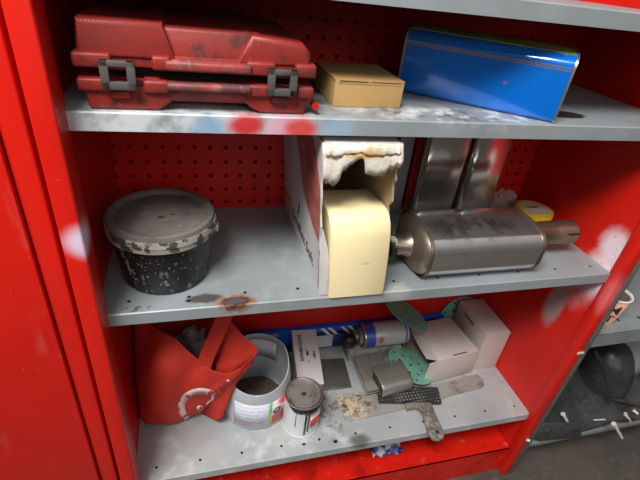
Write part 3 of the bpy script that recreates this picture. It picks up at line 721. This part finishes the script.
bm = B(); cyl_patch(bm, RJ*.86-.004, .09, .145, deg(38), deg(100)); obj('inner_label', bm, mat('inner_label', (196, 190, 196), .6), jug, solid=.0004)

# --- small paint can
m_can = mat('can_white', (216, 218, 220), .35, .1, [(('noise', 20, .5, .75), (190, 190, 192), None, .5)])
m_cantop = mat('can_lid', (158, 150, 144), .42, .5, [(('noise', 28, .46, .66), (96, 88, 82), .5, .8), (('blob', (0, 0, .1), (.006, .005, .02), .004, .4), (40, 36, 34), .6, .9)])
m_blackpaint = mat('black_paint', (20, 20, 20), .3)
can = thing('paint_can', 'small white paint can with metal lid and black paint drips', 'can', (.333, .077, ZC+.0005))
RC, HC = .0405, .102
bm = B(); lathe(bm, [(0, .001), (RC-.001, 0), (RC+.001, .001), (RC+.001, .003), (RC, .004), (RC, HC-.004), (RC-.004, HC-.012), (0, HC-.012)], 56); obj('can_body', bm, m_can, can)
bm = B(); lathe(bm, [(RC, HC-.006), (RC+.0015, HC-.004), (RC+.0015, HC-.001), (RC+.0002, HC+.0008), (RC-.002, HC+.0005), (RC-.005, HC-.003), (RC-.0055, HC-.004)], 56); obj('rim', bm, m_rim, can)
bm = B(); lathe(bm, [(0, HC-.004), (RC-.009, HC-.004), (RC-.008, HC-.0005), (RC-.0055, HC+.0004), (RC-.0045, HC-.001), (RC-.0046, HC-.006), (0, HC-.006)], 56); obj('lid', bm, m_cantop, can)
bm = B(); n = 40; up = []; lo = []
rws = [[], []]
for i in range(n+1):
    a = deg(-150 + 150*i/n); r = RC+.0014
    drop = .012+.004*noise.noise(Vector((i*.35, 2, 1))) + (.004 if 14 < i < 26 else 0)
    if i < 6: drop *= i/6
    if i > n-6: drop *= (n-i)/6
    rws[0].append((r*math.cos(a), r*math.sin(a), HC-.005)); rws[1].append((r*math.cos(a), r*math.sin(a), HC-.0055-drop))
grid(bm, rws); obj('black_band', bm, m_blackpaint, can, solid=.0012)
bm = B()
for (d_, w_, z_) in ((-92, 2.6, .012), (-83, 2.0, .022)): cyl_patch(bm, RC+.0009, z_, HC-.014, deg(d_-w_), deg(d_+w_), 4)
obj('paint_drip', bm, m_blackpaint, can, solid=.0012)
bm = B(); cyl_patch(bm, RC+.0006, .030, .066, deg(-76), deg(-30)); obj('red_emblem', bm, mat('can_emblem', (222, 218, 216), .45, 0, [(('blob', (.022, -.034, .048), (.016, .03, .016), .006, .15), (222, 72, 58), None, 1)]), can, solid=.0003)
bm = B(); cyl_patch(bm, RC+.0006, .036, .08, deg(-124), deg(-121), 3); obj('lettering_strip', bm, mat('can_print', (120, 118, 122), .5), can, solid=.0003)

# --- narrow white box leaning at the back, with dark lettering
m_wbox = mat('white_card', (208, 200, 198), .6, 0, [(('noise', 12, .5, .75), (190, 182, 180), None, .5)])
wb = thing('white_box', 'narrow white cardboard box with small dark lettering leaning behind the paint can', 'box')
pbl = Vector((.344, .156, -.7015)); vx = Vector((.065, 0, -.004)); vy = Vector((.010, .127, .060))
Mw = frame(pbl, vx, vy); wb.matrix_world = Mw; ww, hh = vx.length, vy.length
bm = B(); box(bm, 0, ww, 0, hh, -.019, 0, bev=.0008); obj('carton_body', bm, m_wbox, wb)
ml = tr(ww*.34, hh*.42, .0004) @ rotz(PI/2)
bm = text_mesh('SONBOOOS', .0125, ml, .0002, bold=.0005); obj('lettering', bm, m_ink, wb, smooth=0)
bm = text_mesh('afior', .010, tr(ww*.82, hh*.47, .0004) @ rotz(PI/2), .0002, bold=.0004); obj('lettering', bm, m_ink, wb, smooth=0)
bm = B(); box(bm, ww*.46, ww*.56, hh*.52, hh*.6, 0, .0004); box(bm, ww*.46, ww*.50, hh*.61, hh*.65, 0, .0004); box(bm, ww*.50, ww*.55, hh*.40, hh*.42, 0, .0004); obj('printed_mark', bm, m_ink, wb, smooth=0)

# --- long blue packet at the back wall
m_bluepk = mat('packet_blue', (20, 84, 190), .4, 0, [(('band', 2, .0, .03, .006), (24, 30, 60), None, .9)])
pk = thing('blue_packet', 'long blue packet with white lettering lying along the back wall', 'packet', (.19, .286, ZC+.0005))
bm = B(); box(bm, 0, .60, 0, .0155, 0, .078, bev=.002); obj('carton_body', bm, m_bluepk, pk)
bm = text_mesh('PERFORMANCE WIPES', .012, tr(.006, -.0004, .064) @ Matrix.Rotation(PI/2, 4, 'X'), .0002); obj('lettering', bm, mat('print_white', (214, 220, 226), .5), pk, smooth=0)
bm = B(); box(bm, .0, .13, -.0006, .0006, .040, .058); box(bm, .165, .40, -.0006, .0006, .050, .062); obj('dark_panel', bm, mat('packet_dark', (16, 20, 40), .5), pk)
bm = B(); box(bm, .165, .275, -.0012, .0004, .006, .048); obj('white_panel', bm, mat('packet_white', (206, 204, 206), .5), pk)
bm = B()
for xx in (.235, .255, .29, .31): prism(bm, [(xx, -.0010, .076), (xx+.010, -.0010, .076), (xx+.034, -.0010, .050), (xx+.024, -.0010, .050)], (0, .0006, 0))
obj('diagonal_stripe', bm, mat('stripe_white', (220, 222, 226), .5), pk, smooth=0)

# --- offcut board, aerosol lying on it
m_board = mat('offcut_grey', (150, 146, 140), .8, 0, [(('noise', 40, .45, .65), (88, 84, 78), None, .7), (('noise', 90, .55, .68), (170, 160, 146), None, .6)])
pa, pb_ = at(361, 337, Y=.252), at(401, 330, Y=.252)
ax = (pb_-pa); ax.z = 0; RA = .0325
zc_ = (pa.z+pb_.z)/2
pa.z = pb_.z = zc_
bt = max(.012, zc_-RA-ZC)
bm = B(); box(bm, 0, .15, 0, .052, 0, bt-.001, bev=.0015)
tag(obj('offcut_board', bm, m_board, loc=(.495, .230, ZC+.0005)), 'dirty grey offcut block underneath the lying aerosol can', 'offcut')
aer = thing('aerosol_can', 'white and blue spray can lying on its side near the back wall', 'spray can', pa)
aer.matrix_world = tr(*(pa+Vector((0, 0, 0)))) @ Matrix(((ax.normalized().x, -ax.normalized().y, 0, 0), (ax.normalized().y, ax.normalized().x, 0, 0), (0, 0, 1, 0), (0, 0, 0, 1)))
Ma = Matrix(((0, 0, 1, 0), (1, 0, 0, 0), (0, 1, 0, 0), (0, 0, 0, 1)))
LA = ax.length+.012
bm = B(); lathe(bm, [(0, .002), (RA-.001, .002), (RA, .004), (RA, LA-.006), (RA-.003, LA), (0, LA)], 48, M=Ma); obj('can_body', bm, mat('aerosol_white', (196, 194, 194), .35, .2, [(('band', 0, -.01, .030, .003, .006), (24, 70, 175), None, .95), (('blob', (.044, -.028, .008), (.008, .03, .010), .004, .4), (170, 70, 60), None, .7), (('band', 0, LA-.012, LA-.006, .001), (30, 120, 210), None, .95), (('noise', 40, .55, .7), (165, 160, 160), None, .4)]), aer)
bm = B(); lathe(bm, [(RA-.004, -.002), (RA+.001, -.001), (RA+.0015, .002), (RA+.0005, .004), (RA-.004, .004)], 48, M=Ma); obj('collar_ring', bm, m_rim, aer)
bm = B(); lathe(bm, [(0, -.022), (.010, -.022), (.012, -.020), (.012, -.012), (.019, -.010), (.024, -.003), (.024, .003), (0, .003)], 40, M=Ma); obj('valve_cup', bm, mat('valve_grey', (150, 140, 134), .4, .6, [(('noise', 40, .5, .6), (70, 62, 58), None, .7)]), aer)
bm = B(); bmesh.ops.create_uvsphere(bm, u_segments=28, v_segments=18, radius=.021); bmesh.ops.transform(bm, matrix=tr(-.037, -.010, -.004) @ Matrix.Diagonal((1, .85, 1, 1)), verts=bm.verts); obj('spray_knob', bm, mat('knob_black', (22, 20, 20), .45), aer)

# --- metal plate
m_plate = mat('plate_steel', (116, 118, 110), .35, .6, [(('noise', 14, .45, .68), (92, 92, 84), .5, .7), (('noise', 60, .58, .7), (150, 148, 138), .6, .5)])
q = [at(320, 359, Z=ZC+.006), at(344, 358, Z=ZC+.006), at(351.7, 386.5, Z=ZC+.006), at(323, 389.6, Z=ZC+.006)]
pl0 = q[3].copy(); pl0.z = ZC+.0005
bm = B(); prism(bm, [Vector((p.x, p.y, pl0.z))-pl0 for p in reversed(q)], (0, 0, .0055), bev=.0008)
tag(obj('metal_plate', bm, m_plate, loc=pl0), 'square grey steel plate lying flat right of the narrow white box', 'plate')

# --- long filling knife (wide blade and worn handle)
m_blade = mat('blade_steel', (172, 168, 162), .45, .45, [(('noise', 12, .46, .7), (140, 134, 128), .55, .7), (('and', ('blob', (-.18, .035, .002), (.06, .05, .02), .02, .5), ('noise', 45, .42, .54)), (212, 190, 160), .9, .95), (('and', ('blob', (-.15, .05, .002), (.09, .05, .02), .02, .5), ('noise', 60, .5, .58)), (92, 72, 58), .9, .9), (('and', ('blob', (.16, .03, .002), (.06, .05, .02), .02, .5), ('noise', 26, .5, .6)), (112, 104, 98), .6, .7)])
m_handle = mat('worn_handle', (128, 120, 114), .6, 0, [(('noise', 24, .46, .62), (86, 80, 76), None, .85), (('noise', 60, .52, .66), (160, 152, 144), None, .6), (('blob', (.014, -.081, .01), (.004, .004, .02), 0, .2), (14, 14, 14), .9)])
KO = Vector((.62, .07, ZC+.0005))
knife = thing('filling_knife', 'long wide steel filling knife with worn grey handle over the shelf edge', 'filling knife', KO)
zb = ZC+.0035
ol = [(336.6, 398), (341, 409), (345, 419), (350, 421.3), (372, 416.5), (403, 409), (440, 399), (470, 390.5), (481, 388), (484.5, 385), (482, 378), (477.5, 374.5), (470, 375.5), (440, 383.5), (400, 389), (365, 394)]
bm = B(); prism(bm, [Vector((at(*p, Z=zb).x, at(*p, Z=zb).y, zb-.0015))-KO for p in reversed(ol)], (0, 0, .002), bev=.0005); obj('blade', bm, m_blade, knife)
zh = ZC+.013
hl = [(405, 403), (407, 409.5), (414, 406.5), (420, 408), (424, 414), (426, 424), (428.5, 433), (433, 438.5), (438.5, 440), (443.5, 437.5), (444.5, 432), (441, 424.5), (436.5, 416), (432.5, 406), (430, 399)]
bm = B(); prism(bm, [Vector((at(*p, Z=zh).x, at(*p, Z=zh).y, ZC+.0042))-KO for p in reversed(hl)], (0, 0, .0085), bev=.0022, seg=3); obj('handle', bm, m_handle, knife, smooth=50)

# --- black perforated block on the blade
m_blk = mat('black_rubber', (38, 38, 40), .6, 0, [(('and', ('noise', 18, .4, .6), ('dots', (.0085, .0085, .5), (0, 0, .013), .0019)), (150, 148, 146), .7, .9), (('noise', 30, .5, .75), (78, 77, 78), .7, .6)])
zt = ZC+.0175
q = [at(379.5, 400.5, Z=zt), at(441.8, 401.5, Z=zt), at(437.8, 387, Z=zt)]; q.append(q[0]+q[2]-q[1])
ko = q[0].copy(); ko.z = ZC+.005
bm = B(); prism(bm, [Vector((p.x, p.y, ko.z))-ko for p in q], (0, 0, zt-ko.z), bev=.001)
tag(obj('perforated_block', bm, m_blk, loc=ko), 'flat black perforated sanding block lying across the knife blade', 'sanding block')

# --- layered grey sanding pad and bent metal shell
m_padg = mat('pad_grey', (132, 126, 120), .6, .2, [(('noise', 20, .45, .7), (104, 98, 94), None, .7)])
zt = ZC+.025
q = [at(367.5, 391, Z=zt), at(354, 357, Z=zt), at(382, 352.5, Z=zt)]; q.append(q[2]+q[0]-q[1])
po = q[0].copy(); po.z = ZC+.006
pad = thing('sanding_pad', 'flat layered grey sanding pad under the bent silver shell', 'sanding pad', po)
bm = B(); prism(bm, [Vector((p.x, p.y, zt-.006))-po for p in reversed(q)], (0, 0, .006), bev=.001); obj('top_plate', bm, m_padg, pad)
ctr = sum(q, Vector())/4
bm = B(); prism(bm, [Vector((ctr.x+(p.x-ctr.x)*.94, ctr.y+(p.y-ctr.y)*.96, po.z))-po for p in reversed(q)], (0, 0, .0105), bev=.001); obj('felt_layer', bm, mat('felt_dark', (58, 54, 52), .9), pad)
bm = B(); prism(bm, [Vector((ctr.x+(p.x-ctr.x)*.98-.003, ctr.y+(p.y-ctr.y)*.98, po.z+.0035))-po for p in reversed(q)], (0, 0, .004), bev=.0008); obj('middle_plate', bm, mat('pad_edge', (150, 146, 138), .5, .4), pad)
# bent shell: C-shaped sheet
m_shell = mat('shell_silver', (170, 168, 158), .36, .75, [(('noise', 12, .45, .68), (140, 136, 124), .5, .7), (('noise', 50, .56, .7), (196, 194, 184), .5, .4)])
a_, b_ = at(384, 392, Z=ZC+.03), at(411, 384, Z=ZC+.03)
xd = (b_-a_); xd.z = 0; ln2 = xd.length*1.12; an = math.atan2(xd.y, xd.x)
bl = at(380.6, 399, Z=ZC+.018)
shl = thing('metal_shell', 'bent silver metal shell with rounded front resting on the grey pad', 'metal shell', (bl.x, bl.y, ZC+.018), (0, 0, an-.02))
pr2 = [(.005, .0008), (.001, .003), (-.0015, .010), (-.002, .020), (.001, .028), (.007, .034), (.016, .037), (.050, .040), (.066, .038), (.070, .034)]
bm = B(); grid(bm, [[(x, y, z) for y, z in pr2] for x in (0, .02, .04, .06, ln2)]); obj('bent_sheet', bm, m_shell, shl, solid=.0022, smooth=60, sub=1)
bm = B(); box(bm, .006, ln2-.004, .004, .062, .0, .031, bev=.004); obj('hollow_shade', bm, mat('hollow_shade_dark', (60, 56, 50), .8), shl)  # dark block fills the hollow sheet, its inner shade put into the colour

# --- green sanding discs
m_green = mat('abrasive_green', (112, 168, 146), .75, 0, [(('noise', 22, .48, .68), (92, 146, 126), None, .6), (('noise', 90, .6, .7), (140, 176, 156), None, .4)])
RD = .064
hls = [(0, 0, .0045)] + [(.032*math.cos(2*PI*k/8), .032*math.sin(2*PI*k/8), .0042) for k in range(8)] + [(.052*math.cos(2*PI*(k+.5)/8), .052*math.sin(2*PI*(k+.5)/8), .0036) for k in range(8)]
def gdisc(loc, nrm, spin, label):
    bm = B(); disc_holes(bm, RD, .0012, hls, 48)
    z = Vector(nrm).normalized(); M = z.to_track_quat('Z', 'Y').to_matrix().to_4x4() @ rotz(spin); M.translation = Vector(loc)
    o = obj('sanding_disc', bm, m_green, smooth=30); o.matrix_world = M
    return tag(o, label, 'sanding disc', 'green sanding discs')
gdisc((.646, .172, ZC+.026), (.30, .02, .95), .2, 'green perforated sanding disc lying between silver shell and open white box')
_c = at(406, 313, Y=.234)
gdisc((_c.x, _c.y, _c.z), (.43, .04, .90), .5, 'green perforated sanding disc propped up between the spray can and open white box')
gdisc((.846, .294, ZC+.0645), (.0, -.99, .10), .1, 'green perforated sanding disc behind the two white boxes')

# --- open white box on its own and the closed one behind
m_card = mat('box_card', (198, 186, 180), .65, 0, [(('noise', 9, .46, .74), (180, 168, 162), None, .6), (('noise', 70, .6, .7), (168, 150, 140), None, .4)])
m_cardin = mat('box_card_inside', (150, 132, 118), .8, 0, [(('noise', 30, .5, .7), (128, 110, 96), None, .5)])
m_slit = mat('slit_brown', (96, 66, 52), .9)
ob = thing('open_box', 'white cardboard box lying with its left end open in front of closed box', 'box', (.690, .127, ZC+.0045), (0, 0, .115))
bw, bd, bh = .125, .132, .080; t = .0022
bm = B(); box(bm, 0, bw, 0, bd, bh-t, bh, bev=.0006); obj('top_panel', bm, m_card, ob)
bm = B(); box(bm, 0, bw, 0, t, 0, bh-t, bev=.0006); obj('front_panel', bm, m_card, ob)
bm = B(); box(bm, 0, bw, bd-t, bd, 0, bh-t, bev=.0006); obj('rear_panel', bm, m_cardin, ob)
bm = B(); box(bm, 0, bw, t, bd-t, 0, t); obj('bottom_panel', bm, m_cardin, ob)
bm = B(); box(bm, bw-t, bw, t, bd-t, t, bh-t); obj('end_panel', bm, m_card, ob)
# open flaps on the left
bm = B(); prism(bm, [(0, 0, 0), (0, 0, bh), (-.020, .005, bh*.86), (-.020, .008, .004)], (0, t*.8, 0)); obj('flap', bm, m_card, ob, smooth=0)
bm = B(); prism(bm, [(0, bd, .004), (0, bd, bh-.002), (-.020, bd-.018, bh-.012), (-.036, bd-.030, .012)], (0, -t*.8, 0)); obj('flap', bm, m_cardin, ob, smooth=0)
bm = B(); prism(bm, [(.0, .0, bh), (.0, bd, bh), (-.006, bd-.012, bh-.014), (-.010, .07, bh-.020), (-.012, .03, bh-.022)], (.0015, 0, -.001)); obj('flap', bm, m_card, ob, smooth=0)
bm = B(); box(bm, .046, .090, .004, .0075, bh-.0002, bh+.0005); obj('tab_slit', bm, m_slit, ob)
bm = B(); box(bm, .028, .048, .128, .1305, bh-.0002, bh+.0004); obj('tab_slit', bm, m_slit, ob)
cb = thing('closed_box', 'taller closed white cardboard box in the right rear corner of lower shelf', 'box', (.824, .150, ZC+.0005))
bw2, bd2, bh2 = .0735, .135, .1295
bm = B(); box(bm, 0, bw2, 0, bd2, 0, bh2-.002, bev=.001); obj('carton_body', bm, m_card, cb)
bm = B(); box(bm, -.0005, bw2+.0005, -.0005, bd2, bh2-.002, bh2, bev=.0007); obj('lid_panel', bm, m_card, cb)
bm = B(); box(bm, -.0006, .001, .055, .100, .112, .117); obj('tab_slit', bm, m_slit, cb)

# --- crumbs of dried filler
bm = B()
for k in range(120):
    if k < 70: c = at(random.gauss(352, 9), random.gauss(399, 4), Z=ZC+.006)
    else: c = at(random.gauss(338, 12), random.gauss(352, 4), Z=ZC+.002); c.z = ZC+.002
    if c.y > .19 and c.x > .45: continue
    s_ = random.uniform(.0007, .0019)
    ret = bmesh.ops.create_icosphere(bm, subdivisions=1, radius=s_)
    for v in ret['verts']: v.co = Vector((v.co.x*random.uniform(.7, 1.5), v.co.y*random.uniform(.7, 1.4), v.co.z*.7)) + Vector((c.x, c.y, c.z+s_*.4)) - KO
tag(obj('filler_crumbs', bm, mat('crumb', (206, 184, 154), .9, 0, [(('noise', 70, .5, .6), (120, 96, 76), None, .8)]), loc=KO, smooth=0), 'cream and brown crumbs of dried filler on the knife blade', 'crumbs', kind='stuff')

# --- wrapper on the cabinet base
bm = B(); rws = []
for i in range(12):
    rws.append([Vector((i*.0075, j*.006, .012+.010*noise.noise(Vector((i*.5, j*.6, 3)))+.006*math.sin(i*1.3+j))) for j in range(9)])
grid(bm, rws)
tag(obj('snack_wrapper', bm, mat('wrapper', (190, 186, 190), .35, 0, [(('noise', 30, .48, .54), (40, 74, 150), None, .9), (('noise', 45, .56, .6), (30, 28, 34), None, .9)]), loc=(.52, .035, -.8675), solid=.0005), 'crumpled white and blue wrapper under the lower shelf', 'wrapper')

# ================================================================== RIGHT HAND RACK CONTENTS
m_cup = mat('cup_paper', (214, 158, 134), .6, 0, [(('noise', 20, .5, .75), (200, 144, 120), None, .4)])
m_cupw = mat('cup_white', (232, 230, 226), .55)
bcx = at(611, 325, Z=RZ+.0005)
cupo = Vector((bcx.x-.004, bcx.y+.020, RZ+.0005))
cup = thing('paper_cup', 'salmon coloured paper cup with brown letters on the right rack', 'cup', cupo, (0, -.02, 0))
HCU = .074; rb, rt = .0195, .029
bm = B(); lathe(bm, [(0, .003), (rb-.001, .003), (rb, 0), (rt, HCU)], 48); obj('cup_wall', bm, m_cup, cup, solid=.0008)
bm = B(); lathe(bm, [(rt-.0025, HCU-.003), (rt+.0012, HCU-.003), (rt+.002, HCU), (rt+.001, HCU+.0018), (rt-.001, HCU+.001), (rt-.0025, HCU-.003)], 48); obj('rolled_rim', bm, m_cupw, cup)
bm = B(); lathe(bm, [(0, .005), (rb-.0012, .005), (rt-.0016, HCU-.002)], 48); obj('inner_wall', bm, mat('cup_inside', (226, 222, 216), .55, 0, [(('blob', (.03, .012, .06), (.024, .03, .034), .008, .15), (120, 78, 56), None, .9)]), cup)
def wrap_on_cup(bm, a0, zc):
    for q in bm.verts:
        u, w = q.co.x, q.co.y
        z = zc+w; r = rb+(rt-rb)*z/HCU+.0012+q.co.z
        a = a0+u/r; q.co = Vector((r*math.cos(a), r*math.sin(a), z))
m_cupink = mat('cup_letter', (62, 34, 26), .6)
bm = text_mesh('M', .034, tr(-.016, 0, 0), .0002, bold=.0002); bmesh.ops.subdivide_edges(bm, edges=bm.edges[:], cuts=2); wrap_on_cup(bm, deg(-118), .036); obj('lettering', bm, m_cupink, cup, smooth=0)
bm = text_mesh('T', .028, tr(-.010, 0, 0), .0002, bold=.0002); bmesh.ops.subdivide_edges(bm, edges=bm.edges[:], cuts=2); wrap_on_cup(bm, deg(-118), .011); obj('lettering', bm, m_cupink, cup, smooth=0)

bm = B(); rws = []
for i in range(20):
    rws.append([Vector((.035*i, .10*j/11, .28*j/11 + .006*noise.noise(Vector((i*.4, j*.5, 9))))) for j in range(12)])
grid(bm, rws)
tag(obj('grey_sheet', bm, m_dirtysheet, loc=(1.285, .085, -.765), solid=.002), 'mottled dirty grey metal sheet leaning behind the black liner in right rack', 'sheet')
# black moulded liner with white clips
m_lin = mat('liner_black', (48, 48, 49), .34, 0, [(('noise', 14, .46, .7), (76, 75, 73), .45, .7), (('noise', 90, .58, .7), (98, 96, 93), .6, .4)])
LO = Vector((1.12, .08, -.829))
lin_ = thing('wheel_arch_liner', 'black moulded plastic wheel arch liner on the bottom of the right rack', 'liner', LO)
dc = at(574, 402, Y=.13) - LO
bm = B(); rws = []
for i in range(20):      # domed shell
    ph = PI/2*i/19; rw = []
    for k in range(25):
        a = PI*2*k/24; rr = math.cos(ph)**.8
        rw.append(Vector((dc.x+.080*rr*math.cos(a), dc.y+.10*rr*math.sin(a), .03+.150*math.sin(ph)+.004*noise.noise(Vector((i*.3, k*.4, 2))))))
    rws.append(rw)
grid(bm, rws); bmesh.ops.remove_doubles(bm, verts=bm.verts, dist=.0001); obj('dome_shell', bm, m_lin, lin_, smooth=60)
bm = B(); rws = []
for i in range(24):      # flange along the front
    t = i/23; rws.append([Vector((-.13+.50*t, y, z+.018*noise.noise(Vector((t*6, k*.7, 6)))+.012*t)) for k, (y, z) in enumerate(((-.095, .004), (-.075, .012), (-.04, .022), (.0, .032), (.04, .060), (.075, .088)))])
grid(bm, rws); obj('flange', bm, m_lin, lin_, solid=.0035, sub=1)
for pts in (((594, 350), (603, 366), (608, 384), (612, 400)), ((603, 400), (612, 399), (626, 402), (642, 406)), ((606, 396), (612, 404), (617, 414))):
    bm = B(); tube(bm, [at(p[0], p[1], Y=.045-.012*i)-LO for i, p in enumerate(pts)], .0045, 10); obj('rib', bm, m_lin, lin_)
m_clip = mat('clip_white', (214, 208, 194), .5)
for (p, q, yy) in (((563, 414), (568, 423), .01), ((614, 424), (622, 438), -.04), ((625, 414), (630, 421), .0), ((633, 410), (638, 414), .0), ((541, 422), (546, 427), .0), ((523, 438), (530, 441), -.012)):
    a1, a2 = at(*p, Y=yy), at(*q, Y=yy-.012); d = (a2-a1)
    bm = B(); tube(bm, [a1-LO-d*.02, a1-LO, a1-LO+d*.25, a2-LO], [.006, .006, .0042, .0034], 12)
    obj('clip', bm, m_clip, lin_)
bm = B(); c1, c2 = at(594, 420, Y=-.018)-LO, at(605, 419.5, Y=-.018)-LO; tube(bm, [c1, c2], .0018, 8); obj('white_strip', bm, m_clip, lin_)
# dark grey bracket plate on the rail
bo = at(534, 437, Y=-.018)
bm = B(); P = [at(p[0], p[1], Y=-.018)-bo for p in ((533, 436), (536, 428), (545, 424), (578, 423.5), (582, 430), (581.5, 436), (575, 438), (540, 441))]
prism(bm, P, (0, .005, 0), bev=.0012)
for p in ((541, 432), (547, 431), (554, 430.5)):
    c = at(*p, Y=-.0185)-bo; lathe(bm, [(.0, -.001), (.0055, -.001), (.0055, .001), (0, .001)], 12, M=tr(*c) @ Matrix.Rotation(PI/2, 4, 'X'))
tag(obj('bracket_plate', bm, mat('bracket_grey', (70, 72, 72), .6, .1, [(('noise', 40, .5, .68), (44, 44, 44), None, .8)]), loc=bo), 'dark grey plastic bracket plate against the bottom rail of right rack', 'bracket')

# ================================================================== LIGHT
def area(name, loc, target, sx, sy, energy, col=(1, 1, 1)):
    l = bpy.data.lights.new(name, 'AREA'); l.shape = 'RECTANGLE'; l.size = sx; l.size_y = sy; l.energy = energy; l.color = col
    o = bpy.data.objects.new(name, l); COL.objects.link(o); o.location = loc
    o.rotation_euler = (Vector(target)-Vector(loc)).to_track_quat('-Z', 'Y').to_euler(); return o
area('ceiling_light', (-.60, -1.0, 1.70), (.45, .05, -.35), 1.0, .5, 92, (1, .985, .96))
area('frontal_fill', (.55, -2.3, .95), (.45, 0, -.25), 1.8, .9, 10, (1, .99, .97))  # added soft fill from behind the camera, brightens fronts and steel
w = bpy.data.worlds.new('world'); SC.world = w; w.use_nodes = True
nt = w.node_tree; bg = nt.nodes['Background']
tc = nt.nodes.new('ShaderNodeTexCoord'); sp = nt.nodes.new('ShaderNodeSeparateXYZ'); mr = nt.nodes.new('ShaderNodeValToRGB')
nt.links.new(tc.outputs['Generated'], sp.inputs[0])
ma = nt.nodes.new('ShaderNodeMath'); ma.operation = 'MULTIPLY_ADD'; ma.inputs[1].default_value = .5; ma.inputs[2].default_value = .5
nt.links.new(sp.outputs['Z'], ma.inputs[0]); nt.links.new(ma.outputs[0], mr.inputs[0]); nt.links.new(mr.outputs[0], bg.inputs[0])
el = mr.color_ramp.elements
el[0].position = .3; el[0].color = (.10, .095, .09, 1); el[1].position = .62; el[1].color = (.30, .30, .31, 1)
e2 = mr.color_ramp.elements.new(.95); e2.color = (1.2, 1.2, 1.2, 1)
bg.inputs[1].default_value = .42

SC.view_settings.view_transform = 'Standard'; SC.view_settings.look = 'None'; SC.view_settings.exposure = -.12; SC.view_settings.gamma = 1
SC.view_settings.use_curve_mapping = False
